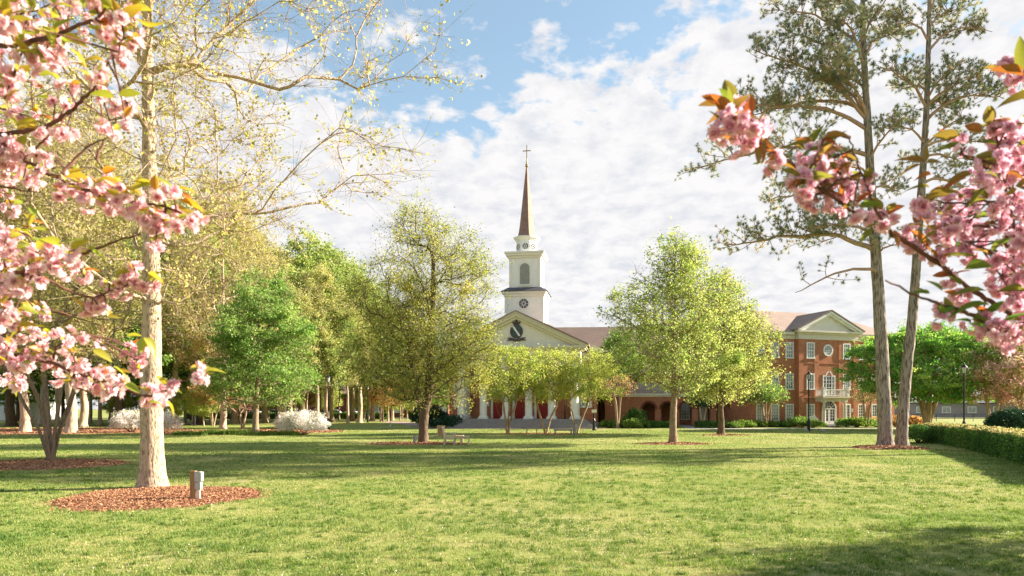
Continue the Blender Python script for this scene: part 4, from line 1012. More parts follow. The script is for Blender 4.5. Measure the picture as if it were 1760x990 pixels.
# belt courses and corner piers in brick
m = MB()
for z in (3.15, 6.9): m.box(-CW-.02, CW+.02, -.045, -.003, z, z+.16); m.box(-9.62, -CW-.03, .405, .447, z, z+.16); m.box(CW+.03, 9.82, .405, .447, z, z+.16)
for x in (-CW+.0, -1.95, 1.35, CW-.6): m.box(x, x+.6, -.06, -.003, 0, 3.148); m.box(x, x+.6, -.06, -.003, 3.312, 6.898); m.box(x, x+.6, -.06, -.003, 7.062, Hh-.9)
m.build('belt_course', M['brick'], bb)
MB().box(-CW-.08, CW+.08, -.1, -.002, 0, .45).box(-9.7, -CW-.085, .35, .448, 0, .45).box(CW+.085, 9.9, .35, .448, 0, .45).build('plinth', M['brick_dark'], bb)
e = MB().box(-CW-.06, CW+.06, -.08, 13.9, Hh-.9, Hh-.35).box(-CW-.2, CW+.2, -.22, 13.9, Hh-.348, Hh-.15).box(-CW-.42, CW+.42, -.45, 13.9, Hh-.148, Hh+.05)
e.box(-9.68, -CW-.07, .37, 14.1, Hh-.9, Hh-.45).box(-10.0, -CW-.43, .05, 14.4, Hh-.448, Hh-.15)
e.box(CW+.07, 9.9, .37, 14.1, Hh-.9, Hh-.45).box(CW+.43, 10.2, .05, 14.4, Hh-.448, Hh-.15)
e.build('entablature', M['trim'], bb)
pz, pa = Hh+.06, Hh+2.2
MB().prism([(-3.7, pz), (3.7, pz), (0, pa-.35)], .05, 5).build('pediment', M['tympanum'], bb)
r = MB()
for s_ in (-1, 1):
    r.prism([(s_*4.5, pz-.01), (0, pa), (0, pa-.22), (s_*3.95, pz)][::s_], -.48, .04)
    r.prism([(s_*3.95, pz), (0, pa-.225), (0, pa-.42), (s_*3.45, pz)][::s_], -.3, .04)
r.build('raking_cornice', M['white'], bb)
gable_roof(-4.6, 4.6, -.55, 6.5, pz, pa+.06, .12).build('gable_roof', M['roof'], bb)
zr0 = Hh-.14
m = MB(); m.add([(-10.1, 0, zr0), (10.3, 0, zr0), (10.3, 14.5, zr0), (-10.1, 14.5, zr0), (-5.2, 6.2, zr0+3.1), (5.4, 6.2, zr0+3.1), (5.4, 8.2, zr0+3.1), (-5.2, 8.2, zr0+3.1)],
               [(0, 1, 5, 4), (1, 2, 6, 5), (2, 3, 7, 6), (3, 0, 4, 7), (4, 5, 6, 7), (0, 3, 2, 1)])
m.build('roof', M['roof'], bb)
for x in (-2.45, 2.45):
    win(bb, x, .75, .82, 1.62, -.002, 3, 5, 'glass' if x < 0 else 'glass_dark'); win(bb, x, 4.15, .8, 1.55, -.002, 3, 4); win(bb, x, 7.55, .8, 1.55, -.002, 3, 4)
for x in (-4.85, -6.75, -8.6, 5.0, 6.95, 8.7):
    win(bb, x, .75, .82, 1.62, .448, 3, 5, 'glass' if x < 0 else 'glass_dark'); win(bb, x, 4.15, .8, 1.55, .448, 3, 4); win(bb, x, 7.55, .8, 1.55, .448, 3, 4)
o = MB().arch_ring(0, .50, .66, 0, -.08, .0, 0, 2*PI, 28)
for t in (-.25, 0, .25): o.bar((t, -.04, -math.sqrt(.25-t*t)), (t, -.04, math.sqrt(.25-t*t)), .04, .03); o.bar((-math.sqrt(.25-t*t), -.045, t), (math.sqrt(.25-t*t), -.045, t), .04, .03)
o = o.build('round_window', M['white'], bb); o.location = (-.1, -.003, 8.4)
MB().prism([(.5*math.cos(a), .5*math.sin(a)) for a in np.linspace(0, 2*PI, 24, endpoint=False)], -.02, -.001).build('pane', M['glass'], o)
# french window above the balcony
m = MB().box(-.85, -.72, -.1, -.065, 3.5, 5.5).box(.72, .85, -.1, -.065, 3.5, 5.5).box(-.85, -.36, -.1, -.065, 5.5, 5.64).box(.36, .85, -.1, -.065, 5.5, 5.64).box(-.40, -.32, -.1, -.065, 3.5, 5.64).box(.32, .40, -.1, -.065, 3.5, 5.64)
m.arch_ring(0, .33, .46, 5.64, -.11, -.063)
for z in (3.9, 4.3, 4.7, 5.1, 5.5): m.box(-.72, .72, -.09, -.066, z, z+.04)
for x in (-.54, 0, .54): m.box(x-.02, x+.02, -.088, -.067, 3.5, 5.6)
fw = m.build('french_window', M['white'], bb)
MB().box(-.8, .8, -.064, -.061, 3.45, 5.6).build('pane', M['glass_dark'], fw)
# porch, balcony
m = MB().box(-1.62, 1.62, -1.32, -.065, 2.75, 3.0).box(-1.7, 1.7, -1.39, -.065, 3.002, 3.14).box(-1.85, 1.85, -1.52, -.065, 3.142, 3.3)
pc = m.build('porch', M['trim'], bb); pc.location.x = -.22
for x in (-1.4, 1.4):
    MB().box(x-.2, x+.2, -1.32, -.92, .32, .42).lathe([(.16, .42), (.16, 1.4), (.135, 2.6), (.19, 2.66)], (x, -1.12), 14).box(x-.2, x+.2, -1.32, -.92, 2.662, 2.748).build('column', M['trim'], pc)
bl = MB()
for x in (-1.62, 1.62): bl.box(x-.14, x+.14, -1.42, -1.14, 3.302, 4.2); bl.box(x-.18, x+.18, -1.46, -1.10, 4.202, 4.28)
bl.box(-1.47, 1.47, -1.33, -1.23, 3.36, 3.43).box(-1.47, 1.47, -1.35, -1.21, 3.98, 4.08)
for x in np.arange(-1.35, 1.36, .19): bl.lathe([(.03, 3.43), (.055, 3.6), (.03, 3.75), (.03, 3.98)], (x, -1.28), 6)
for s_ in (-1.62, 1.62): bl.box(s_-.05, s_+.05, -1.13, -.07, 3.98, 4.08); bl.box(s_-.04, s_+.04, -1.13, -.07, 3.36, 3.43); [bl.lathe([(.03, 3.43), (.055, 3.6), (.03, 3.98)], (s_, y), 6) for y in np.arange(-1.02, -.1, .2)]
bl.build('balustrade', M['white'], bb).location.x = -.22
m = MB().box(-1.9, 1.9, -2.1, -.101, 0, .15).box(-1.7, 1.7, -1.8, -.101, .152, .3); m.build('steps', M['stone'], bb)
m = MB(); m.box(-.98, -.84, -.12, -.063, .3, 1.95); m.box(.84, .98, -.12, -.063, .3, 1.95); m.arch_ring(0, .84, .98, 1.95, -.12, -.063)
m.box(-.84, .84, -.11, -.066, 1.9, 2.0)
for a in np.linspace(0, PI, 7)[1:-1]: m.bar((.25*math.cos(a), -.085, 2+.25*math.sin(a)), (.84*math.cos(a), -.085, 1.96+.84*math.sin(a)), .04, .03)
m.arch_ring(0, .2, .27, 2.0, -.1, -.07)
for s_ in (-1, 1):
    x0, x1 = sorted((s_*.02, s_*.83)); m.box(x0, x0+.12, -.105, -.07, .3, 1.9); m.box(x1-.12, x1, -.105, -.07, .3, 1.9); m.box(x0+.12, x1-.12, -.105, -.07, .3, .62)
    m.box((x0+x1)/2-.02, (x0+x1)/2+.02, -.1, -.072, .62, 1.9)
    for z in (.95, 1.27, 1.6): m.box(x0+.12, x1-.12, -.1, -.073, z, z+.04)
dr = m.build('door', M['white'], bb)
MB().arch_panel(0, 1.68, .3, 1.95, -.0625, -.0615).build('pane', M['glass_dark'], dr)
MB().box(3.15, 3.75, -.03, -.003, 1.6, 2.0).build('plaque', M['white'], bb)

# brick building beyond the grove and one far behind the trunks
gb = thing('building', 'long low brick building glimpsed between the grove trunks', 'building', (-38, 152, 0), math.radians(2))
MB().box(-30, 24, 0, 12, 0, 5.2).build('wall', M['brick_dark'], gb)
m = MB(); m.add([(-30.6, -.6, 5.2), (24.6, -.6, 5.2), (24.6, 6, 7.8), (-30.6, 6, 7.8), (24.6, 12.6, 5.2), (-30.6, 12.6, 5.2)], [(0, 1, 2, 3), (3, 2, 4, 5), (0, 3, 5), (1, 4, 2), (0, 5, 4, 1)]); m.build('roof', M['roof'], gb)
for x in range(-27, 24, 5): win(gb, x, 1.2, 1.6, 1.8, 0, 2, 2)
gb2 = thing('building', 'pale clapboard house glimpsed behind the grove at the frame edge', 'house', (-96, 118, 0), math.radians(-8))
MB().box(-9, 16, 0, 9, 0, 4.6).build('wall', M['siding'], gb2)
gable_roof(-9.6, 16.6, -.4, 9.4, 4.6, 7.6).build('roof', M['roof'], gb2)
for x in (-6, -1.5, 3, 7.5, 12): win(gb2, x, 1.3, 1.1, 1.7, 0, 2, 4, 'glass_dark')
gw = thing('building', 'low pale building with small windows across the street behind the hedge', 'building', (125, 158, 0), math.radians(4))
MB().box(-38, 40, 0, 9, 0, 3.1).build('wall', M['wall_pale'], gw)
MB().box(-38.4, 40.4, -.4, 9.4, 3.102, 3.35).build('roof', M['roof_grey'], gw)
for x in range(-34, 38, 6): win(gw, x, 1.1, 1.8, 1.2, 0, 2, 1)

# ------------------------------------------------------------------ shrubs and hedges
def shell_leaves(g, surf_pts, normals, n, size, depth=.12, tone_fn=None, up=0.2):
    idx = g.integers(0, len(surf_pts), n); P = surf_pts[idx]+g.normal(size=(n, 3))*.04-normals[idx]*g.uniform(-.04, depth, (n, 1))
    return P, leaves_np(g, P, size, up)
def shrub(px, py, d, rx, ry, h, n, size, leaf, label, seed, name='shrub', cat='shrub', group=None, lump=.12, z=0, lo=0.0, hi=1.0, loc=None):
    g = np.random.default_rng(seed)
    b = loc if loc is not None else (W(px, py, d) if d else G(px, py)); b = np.array([b[0], b[1], z])
    root = thing(name, label, cat, b, 0, group)
    k = 2600; a = g.uniform(0, 2*PI, k); ct = g.uniform(-.25, 1, k); st_ = np.sqrt(1-np.clip(ct, -1, 1)**2)
    N = np.stack([np.cos(a)*st_, np.sin(a)*st_, ct], 1); ph = g.uniform(0, 6.28, 4)
    lm = 1+lump*(np.sin(3*a+ph[0]+4*ct)+np.sin(5*a+ph[1]-6*ct)+.8*np.sin(9*a+ph[2]+9*ct))
    P = N*np.array([rx, ry, h*.62])*lm[:, None]; P[:, 2] += h*.38; keep = P[:, 2] > .02; P = P[keep]; N = N[keep]
    pos, (V, Fq) = shell_leaves(g, P, N, n, size, min(rx, h)*.25)
    tone = np.clip(lo+(hi-lo)*(.45+.25*g.normal(size=n)*.8+.15*np.sin(pos[:, 0]*4+ph[3])), 0, 1)
    link('foliage', np_mesh('foliage', V, Fq, tone), M[leaf], root)
    # woody inside
    stems_ = Acc(); m = 14
    for _ in range(m):
        q = P[g.integers(0, len(P))]*.8; V, Fq = chain_tube(np.array([[q[0]*.08, q[1]*.08, 0], q*[.4, .4, .45], q]), [.03, .02, .01], 4); stems_.add(V, Fq)
    link('stem', stems_.mesh('stem'), M['bark_dark'], root)
    return root
az = 'azalea'
shrub(522, 747.5, 0, 1.75, 1.3, 1.75, 15000, .085, az, 'large rounded azalea covered in white flowers, beside the feathery green tree', 201, 'azalea_bush', 'flowering shrub')
shrub(498, 742, 0, 1.2, 1.1, 1.6, 7000, .085, az, 'thinner white azalea with green gaps, behind the large white azalea', 202, 'azalea_bush', 'flowering shrub')
shrub(226, 743, 0, 1.75, 1.2, 1.75, 12000, .085, az, 'white azalea behind the pale-barked trunk, its far side towards the mulch strip', 203, 'azalea_bush', 'flowering shrub', lo=.0, hi=1.0)
shrub(276, 745, 0, 1.5, 1.1, 1.7, 9000, .085, az, 'white azalea peeking out behind the pale-barked trunk towards the green border', 204, 'azalea_bush', 'flowering shrub')
# low grassy border
def strap(px0, px1, py, n, h, label, seed):
    g = np.random.default_rng(seed); a = G(px0, py); b = G(px1, py); root = thing('grass_border', label, 'border plants', (a+b)/2)
    t = g.uniform(0, 1, n); dens = .5+.5*np.sin(t*40); P = (a-b)*(t[:, None]-.5); P[:, 1] += g.normal(size=n)*.28
    d = g.normal(size=(n, 3))*[.5, .5, 0]+[0, 0, 1]; d /= np.linalg.norm(d, axis=1)[:, None]
    pr = np.cross(d, g.normal(size=(n, 3))); pr /= np.linalg.norm(pr, axis=1)[:, None]; L = h*g.uniform(.6, 1.2, (n, 1))*(.7+.3*dens[:, None])
    V = np.stack([P-pr*.022, P+pr*.022, P+d*L+[0, 0, 0]], 1).reshape(-1, 3)
    link('foliage', np_mesh('foliage', V, np.arange(len(V)).reshape(-1, 3), g.uniform(.1, .75, n)), M['leaf_shrub'], root)
strap(300, 362, 747.5, 1800, .42, 'patchy low grassy border at the mulch edge beside the white azalea', 211)
strap(356, 436, 747, 4200, .5, 'dense low grassy border before the fluted pale trunk', 212)
strap(444, 512, 748, 3200, .42, 'low grassy border between the feathery green tree and the large white azalea', 213)

# foundation planting
k = 220
for px, py, d, rx, h, leaf, lb in (
    (752, 735, 71.5, 1.6, .9, 'leaf_dark', 'dark low bush at the foot of the chapel steps, nearest the olive oak'),
    (775, 733, 72.5, 1.5, 1.25, 'leaf_dark', 'dark mounded bush against the chapel steps beside the outer column'),
    (738, 731, 78, 2.0, 2.2, 'leaf_dark', 'tall dark bush at the chapel corner behind the olive oak'),
    (1093, 731, 73, 1.15, 1.85, 'leaf_hedge', 'round dark green bush before the brick wall beside the arcade'),
    (1072, 732, 72, 1.2, .75, 'leaf_shrub', 'low yellow-green shrub beside the round dark bush, chapel side'),
    (1050, 732, 72, 1.2, .75, 'leaf_shrub', 'low yellow-green shrub against the brick wall behind the second lamp post'),
    (1088, 733, 70, .8, .9, 'leaf_shrub', 'bright yellow-green shrub in front of the round dark bush'),
    (1103, 732, 71, .7, .8, 'leaf_shrub', 'small bright shrub beside the round dark bush, arcade side'),
    (1376, 732, 74, 1.5, 1.05, 'leaf_green', 'vivid green mound before the ground-floor window beside the entrance lamp'),
    (1398, 733, 73, 1.0, .75, 'leaf_shrub', 'light green mound in front of the entrance sign'),
    (1456, 732, 74, 1.1, .9, 'leaf_green', 'green mound beside the entrance steps, door side'),
    (1472, 732, 73.5, 1.2, 1.0, 'leaf_shrub', 'lighter green mound in the middle under the wall plaque'),
    (1490, 732, 74, 1.0, .9, 'leaf_green', 'green mound near the pine trunks under the last windows'),
    (1277, 733, 73, 1.2, .75, 'leaf_shrub', 'low olive shrub before the last arch of the arcade'),
    (1262, 734, 71, .9, .6, 'leaf_shrub', 'small olive shrub behind the fuller yellow-green tree'),
    (1300, 733, 74, 1.0, .7, 'leaf_shrub', 'low olive shrub where the arcade meets the brick building'),
    (1325, 733, 75, .9, .65, 'leaf_shrub', 'low shrub under the first ground-floor window of the brick building'),
    (1345, 733, 75, .8, .6, 'leaf_hedge', 'small dark shrub under the second ground-floor window of the brick building'),
    (1540, 733, 76, 1.4, 1.1, 'leaf_orange', 'golden shrub seen between the two pine trunks'),
    (1507, 732, 75, .9, 1.0, 'leaf_orange', 'small golden shrub at the end of the brick wall before the pines'),
    (1570, 731, 76, 1.2, 1.1, 'leaf_orange', 'golden shrub behind the pine that leans towards the hedge')):
    k += 1; shrub(px, py, d, rx, rx*.8, h, int(2600*rx*max(h, .8)), .14 if leaf != 'leaf_dark' else .15, leaf, lb, k, cat='bush')
shrub(1740, 690, 44, 1.55, 1.5, 1.95, 14000, .10, 'leaf_dark', 'large round dark glossy bush standing behind the clipped hedge', 260, 'round_bush', 'bush', lump=.03)
def hedge(pts, w_, h, n, label, seed, size=.075, name='hedge', toptan=True, rnd=.0):
    g = np.random.default_rng(seed); P = np.array([[p[0], p[1]] for p in pts]); root = thing(name, label, 'hedge', (P[0][0], P[0][1], 0)); P = P-P[0]
    sl = np.concatenate([[0], np.cumsum(np.linalg.norm(np.diff(P, axis=0), axis=1))]); Lh = sl[-1]
    s = g.uniform(0, Lh, n); c = np.stack([np.interp(s, sl, P[:, 0]), np.interp(s, sl, P[:, 1])], 1)
    c2 = np.stack([np.interp(s+.1, sl, P[:, 0]), np.interp(s+.1, sl, P[:, 1])], 1); c1 = np.stack([np.interp(s-.1, sl, P[:, 0]), np.interp(s-.1, sl, P[:, 1])], 1)
    t = c2-c1; t /= np.linalg.norm(t, axis=1)[:, None]+1e-9; nn = np.stack([-t[:, 1], t[:, 0]], 1)
    u = g.uniform(0, 2*h+w_, n)       # front, top, back
    sc = 1+.07*np.sin(s*1.4+1)+.05*np.sin(s*3.3); hh = h*(1+.03*np.sin(s*2.1)); ww = w_*sc
    x = np.where(u < h, -ww/2, np.where(u < h+w_, (u-h)/w_*ww-ww/2, ww/2)); z = np.where(u < h, u, np.where(u < h+w_, h, u-h-w_))/h*hh
    ed = np.minimum(s, Lh-s); x = x*np.clip(.55+ed/.5, 0, 1)
    rr = np.maximum(0, (z/hh-.8)/.2); x = x*(1-.14*rr**2)
    pos = np.stack([c[:, 0]+nn[:, 0]*x, c[:, 1]+nn[:, 1]*x, z], 1)+g.normal(size=(n, 3))*.035
    # ends
    ne = int(n*w_/(Lh+w_)*1.2); 
    for e_ in (0, 1):
        cc = P[0] if e_ == 0 else P[-1]; tt = (P[1]-P[0]) if e_ == 0 else (P[-1]-P[-2]); tt = tt/np.linalg.norm(tt); nv = np.array([-tt[1], tt[0]])
        xx = g.uniform(-w_*.42, w_*.42, ne); q = np.stack([cc[0]+nv[0]*xx, cc[1]+nv[1]*xx, g.uniform(0, h, ne)], 1)+g.normal(size=(ne, 3))*.04; pos = np.vstack([pos, q])
    V, Fq = leaves_np(g, pos, size, .25)
    patch = .13*np.sin(pos[:, 0]*2.3+1)*np.sin(pos[:, 1]*1.7)
    tone = np.clip(.40+.16*g.normal(size=len(pos))+patch, 0, .79)
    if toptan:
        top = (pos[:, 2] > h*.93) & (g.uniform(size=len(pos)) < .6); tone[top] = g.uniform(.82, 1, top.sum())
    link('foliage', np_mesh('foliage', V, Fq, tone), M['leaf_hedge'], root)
    m = MB()
    for i in range(len(P)-1): m.bar((P[i][0], P[i][1], h*.42), (P[i+1][0], P[i+1][1], h*.42), w_*.62, h*.82)
    m.build('stem', M['bark_dark'], root); return root
g0 = [G(1600, 760.5), G(1640, 765), G(1690, 775), G(1745, 788), G(1800, 803), G(1900, 835)]
hp = [(p[0]+.35, p[1]+.55) for p in g0]
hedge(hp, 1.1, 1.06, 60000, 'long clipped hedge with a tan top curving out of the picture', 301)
shrub(1578, 761.5, 0, .78, .75, 1.02, 7000, .07, 'leaf_hedge', 'ball-clipped bush at the end of the long hedge, beside the pine roots', 302, 'round_bush', 'bush', lump=.03, hi=.8)
hedge([W(1106, 731, 72)[:2], W(1163, 731, 72)[:2]], .8, .62, 5500, 'low green hedge in front of the arcade, chapel side of the path', 303, .12, toptan=False)
hedge([W(1196, 731, 72)[:2], W(1252, 731, 72)[:2]], .8, .62, 5500, 'low green hedge in front of the arcade, behind the fuller yellow-green tree', 304, .12, toptan=False)
hedge([(-62, 133), (-24, 134)], 1.2, 1.15, 6000, 'dark low hedge along the street beyond the grove', 305, .3, toptan=False)

# ------------------------------------------------------------------ lamps, posts, signs, seats
def lamp_post(loc, label, H=5.4, group='street lamps'):
    r = thing('lamp_post', label, 'street lamp', loc, 0)
    MB().lathe([(.17, 0), (.17, .12), (.13, .18), (.13, .9), (.1, 1.0), (.062, 1.1), (.05, H-.9), (.08, H-.88), (.06, H-.8), (.12, H-.74)], (0, 0), 12).build('pole', M['black'], r)
    l = MB().lathe([(.11, H-.738), (.19, H-.3)], (0, 0), 6).build('lantern', M['lamp_glass'], r)
    MB().lathe([(.24, H-.298), (.21, H-.24), (.1, H-.1), (.035, H-.06), (.045, H-.02), (.01, H+.06)], (0, 0), 12).build('cap', M['black'], l)
    m = MB()
    for k_ in range(6):
        a = k_*PI/3; m.bar((.115*math.cos(a), .115*math.sin(a), H-.738), (.195*math.cos(a), .195*math.sin(a), H-.3), .018)
    m.build('cage', M['black'], l)
    return r
l0 = lamp_post(G(564, 737.5), 'black lamp post beside the large white azalea', 5.3)
l1 = lamp_post(G(1390, 741), 'black lamp post before the windows next to the white entrance door', 5.3)
l2 = lamp_post(W(1657, 741, 52)*[1, 1, 0], 'black lamp post behind the clipped hedge, before the wide green tree', 5.35)
l3 = lamp_post(G(971, 735.6), 'black lamp post before the chapel steps, hidden above by lime leaves', 4.9)
l4 = lamp_post(G(1021, 739.8), 'black lamp post with a small white notice, beside the chapel steps', 4.9)
l5 = lamp_post(W(632, 720, 100)*[1, 1, 0], 'distant lamp post among the orange grove trees', 5.5)
l6 = lamp_post(W(334, 737, 80)*[1, 1, 0], 'lamp post half hidden behind the white azalea near the pale trunk', 4.8)
m = MB().box(-.22, .22, -.1, -.07, 1.62, 1.9); o = m.build('notice', M['white'], l4); 
def util_post(loc, label, s=1.0, rz=0.0, hh=.64):
    r = thing('utility_post', label, 'post', loc, rz)
    MB().box(-.135*s, -.03*s, -.05*s, .05*s, -.05, hh).build('post', M['post_wood'] if s == 1 else M['wood_grey'], r)
    b_ = MB().box(-.027*s, .085*s, -.075*s, .045*s, hh*.66, hh*.98).build('outlet_box', M['metal_box'], r)
    MB().box(-.015*s, .1*s, -.085*s, .045*s, hh*.40, hh*.64).build('outlet_box', M['metal_box'], r)
    MB().box(.088*s, .12*s, -.07*s, .04*s, hh*.68, hh*.96).build('box_cover', M['pvc'], b_)
    MB().lathe([(.02*s, -.02), (.02*s, hh*.398)], (.0, -.02*s), 8).lathe([(.02*s, -.02), (.02*s, hh*.398)], (.06*s, -.02*s), 8).build('conduit', M['pvc'], r)
    return r
util_post(G(339, 862), 'short square wooden post carrying two grey outlet boxes in the round mulch bed', 1.0, 0, .66)
util_post(G(714, 763), 'short weathered post with outlet box beside the oak trunk', .9, .2, .5)
util_post(G(988.5, 746.5), 'short dark post with a pale cap box beside the flat bench', 1.3, .1, .8)
o = MB().lathe([(.09, 0), (.11, .05), (.1, .32), (.13, .36), (.12, .42), (.05, .46)], (0, 0), 12).build('bollard', M['pvc']); o.location = tuple(G(671, 733)); tag(o, 'tiny pale bollard on the sunlit grass beyond the oak', 'bollard')
for px, py, lb in ((1386, 741.5, 'small brown stone at the foot of the entrance lamp post'), (1415, 742, 'small brown stone on the grass before the entrance steps')):
    g = np.random.default_rng(int(px)); m = MB(); pr_ = [(.14, -.05), (.19, .05), (.14, .13), (.05, .17)]
    m.lathe(pr_, (0, 0), 9); m.v = [(x*g.uniform(.85, 1.2), y*g.uniform(.8, 1.1), z) for x, y, z in m.v]; o = m.build('rock', M['stone'], None, True); o.location = tuple(G(px, py)); tag(o, lb, 'rock')
# wooden armchair seen side on
def armchair(loc, rz, label, mat='wood', wd=.62, back=.9):
    r = thing('garden_chair', label, 'chair', loc, rz)
    sw = wd
    def leg(x, y, h): MB().box(x-.035, x+.035, y-.035, y+.035, -.03, h).build('leg', M[mat], r)
    leg(-.27, -sw/2, .66); leg(-.27, sw/2, .66); leg(.27, -sw/2, .62); leg(.27, sw/2, .62)
    m = MB()
    for y in np.linspace(-sw/2+.05, sw/2-.05, max(5, int(sw/.11))): m.box(-.26, .28, y-.042, y+.042, .40, .43)
    m.box(-.232, .232, -sw/2-.02, -sw/2+.02, .30, .398).box(-.232, .232, sw/2-.02, sw/2+.02, .30, .398); m.build('seat', M[mat], r)
    m = MB().bar((-.29, -sw/2+.02, .44), (-.40, -sw/2+.02, back), .05).bar((-.29, sw/2-.02, .44), (-.40, sw/2-.02, back), .05)
    m.bar((-.40, -sw/2-.03, back), (-.40, sw/2+.03, back), .07, .05).bar((-.31, -sw/2+.02, .52), (-.31, sw/2-.02, .52), .05)
    for y in np.linspace(-sw/2+.1, sw/2-.1, max(3, int(sw/.13))): m.bar((-.31, y, .54), (-.39, y, back-.03), .045, .015)
    m.build('backrest', M[mat], r)
    for s_ in (-1, 1): MB().box(-.33, .33, s_*sw/2-.045, s_*sw/2+.045, .622 if s_ else 0, .655).build('armrest', M[mat], r)
    m = MB().box(-.235, .235, -sw/2-.012, -sw/2+.012, .12, .16).box(-.235, .235, sw/2-.012, sw/2+.012, .12, .16); m.build('stretcher', M[mat], r)
    return r
armchair(G(773, 764), math.radians(0), 'pale wooden armchair in profile on the mulch beside the dark oak trunk', 'wood', .62, .95)
def side_table(loc, rz, label, L=.55, Wd=.5, h=.46, mat='wood'):
    r = thing('side_table', label, 'table', loc, rz)
    MB().box(-L/2, L/2, -Wd/2, Wd/2, h-.04, h).build('tabletop', M[mat], r)
    for x in (-L/2+.06, L/2-.06):
        for y in (-Wd/2+.06, Wd/2-.06): MB().box(x-.03, x+.03, y-.03, y+.03, -.03, h-.042).build('leg', M[mat], r)
    MB().box(-L/2+.07, L/2-.07, -Wd/2+.05, -Wd/2+.07, h-.12, h-.042).box(-L/2+.07, L/2-.07, Wd/2-.07, Wd/2-.05, h-.12, h-.042).build('apron', M[mat], r)
    return r
side_table(G(799, 764), 0, 'small pale wooden table with four legs at the end of the narrow low bench')
side_table(G(788, 760.5), 0.0, 'narrow low wooden bench between the pale armchair and the small table', .62, .45, .42)
# patterned board on legs behind the chair
r = thing('sign_board', 'tan mottled board on two thin legs between the dark oak trunk and the pale armchair', 'sign', G(758, 760), math.radians(4))
o = MB().box(-.19, .19, -.02, .02, .36, .94).build('board', surf('mottled tan board', (.42, .34, .18), .7, (.12, .12, .06), 9.0), r)
MB().box(-.22, .22, -.03, .03, .942, .98).box(-.22, -.192, -.03, .03, .33, .94).box(.192, .22, -.03, .03, .33, .94).build('board_frame', M['wood'], o)
for x in (-.18, .18): MB().box(x-.015, x+.015, -.015, .015, -.03, .329).build('leg', M['wood_grey'], r)
# flat bench and garden seat before the chapel
r = thing('bench', 'long flat backless grey bench on the lawn before the chapel', 'bench', G(968, 747.5), .02)
m = MB()
for y in np.linspace(-.2, .2, 5): m.box(-.72, .72, y-.045, y+.045, .40, .44)
m.build('seat', M['wood_grey'], r)
for x in (-.6, .6):
    for y in (-.17, .17): MB().box(x-.04, x+.04, y-.04, y+.04, -.03, .398).build('leg', M['wood_grey'], r)
MB().box(-.72, .72, -.235, -.21, .32, .398).build('apron', M['wood_grey'], r)
armchair(G(914, 744.5), math.radians(-90), 'grey slatted garden seat facing the camera on the grass before the chapel', 'wood_grey', .8, .86)
# entrance sign
r = thing('entrance_sign', 'low white angled sign panel before the white entrance door', 'sign', W(1400, 731, 73.5)*[1, 1, 0], .25)
MB().prism([(-.75, .15), (.75, .15), (.75, .62), (.0, 1.25), (-.75, 1.1)], -.05, .05).build('panel', M['white'], r)
for x in (-.6, .6): MB().box(x-.05, x+.05, -.03, .03, -.03, .149).build('leg', M['white'], r)
# thin railing behind the hedge (tennis-court style posts)
fr = thing('fence', 'thin dark post-and-rail fence across the field behind the hedge', 'fence', (62, 108, 0), math.radians(3))
m = MB(); m.box(-14, 60, -.015, .015, 1.05, 1.09).box(-14, 60, -.015, .015, .5, .53); m.build('rail', M['black'], fr)
for i in range(26): MB().box(-14+i*2.96-.03, -14+i*2.96+.03, -.03, .03, -.03, 1.12).build('fence_post', M['black'], fr)

# ------------------------------------------------------------------ cars beyond the grove
def car(loc, rz, paint, label, suv=0):
    r = thing('parked_car', label, 'car', loc, rz); L = 2.25; w_ = .88
    low = [(-L, .35), (-L*.98, .75), (-L*.9, .92), (-L*.45, 1.0), (L*.55, .98+.05*suv), (L*.92, .88+.1*suv), (L, .6), (L*.98, .32), (L*.78, .25), (-L*.8, .25)]
    top = [(-L*.86+.15*(1-suv), .94), (-L*.62, 1.42+.25*suv), (-L*.1, 1.47+.27*suv), (L*.18, 1.42+.27*suv), (L*.52, .985)]
    m = MB(); m.prism(low, -w_, w_)
    n = len(top); m.add([(x, -w_*.95 if z < 1.1 else -w_*.74, z) for x, z in top]+[(x, w_*.95 if z < 1.1 else w_*.74, z) for x, z in top], [tuple(range(n)), tuple(range(2*n-1, n-1, -1))]+[(i, i+n, (i+1) % n+n, (i+1) % n) for i in range(n)])
    m.build('body', M[paint], r)
    zt = top[1][1]-.07
    for s_ in (-1, 1):
        y0 = s_*w_*.955; y1 = s_*w_*.80
        g_ = MB(); pts = [(-L*.72, y0, 1.02), (-L*.06, y0, 1.02), (-L*.06, y1, zt), (-L*.56, y1, zt)]; g_.add(pts+[(p[0], p[1]+s_*.012, p[2]) for p in pts], [(0, 1, 2, 3), (4, 5, 6, 7)])
        pts = [(-L*.02, y0, 1.02), (L*.40, y0, 1.02), (L*.16, y1, zt), (-L*.02, y1, zt)]; g_.add(pts+[(p[0], p[1]+s_*.012, p[2]) for p in pts], [(0, 1, 2, 3), (4, 5, 6, 7)])
        g_.build('side_window', M['glass_dark'], r)
        for x in (-1.35, 1.35):
            wv = []; k_ = 16
            for (yy_, rr_) in ((s_*.70, .32), (s_*.90, .32)): wv += [(x+rr_*math.cos(2*PI*i/k_), yy_, .32+rr_*math.sin(2*PI*i/k_)) for i in range(k_)]
            wh = MB().add(wv, [tuple(range(k_)), tuple(range(2*k_-1, k_-1, -1))]+[(i, i+k_, (i+1) % k_+k_, (i+1) % k_) for i in range(k_)]).build('wheel', M['rubber'], r)
            MB().add([(x+.19*math.cos(2*PI*i/12), s_*.905, .32+.19*math.sin(2*PI*i/12)) for i in range(12)]+[(x+.19*math.cos(2*PI*i/12), s_*.93, .32+.19*math.sin(2*PI*i/12)) for i in range(12)], [tuple(range(12)), tuple(range(23, 11, -1))]+[(i, i+12, (i+1) % 12+12, (i+1) % 12) for i in range(12)]).build('rim', M['metal_box'], wh)
    return r
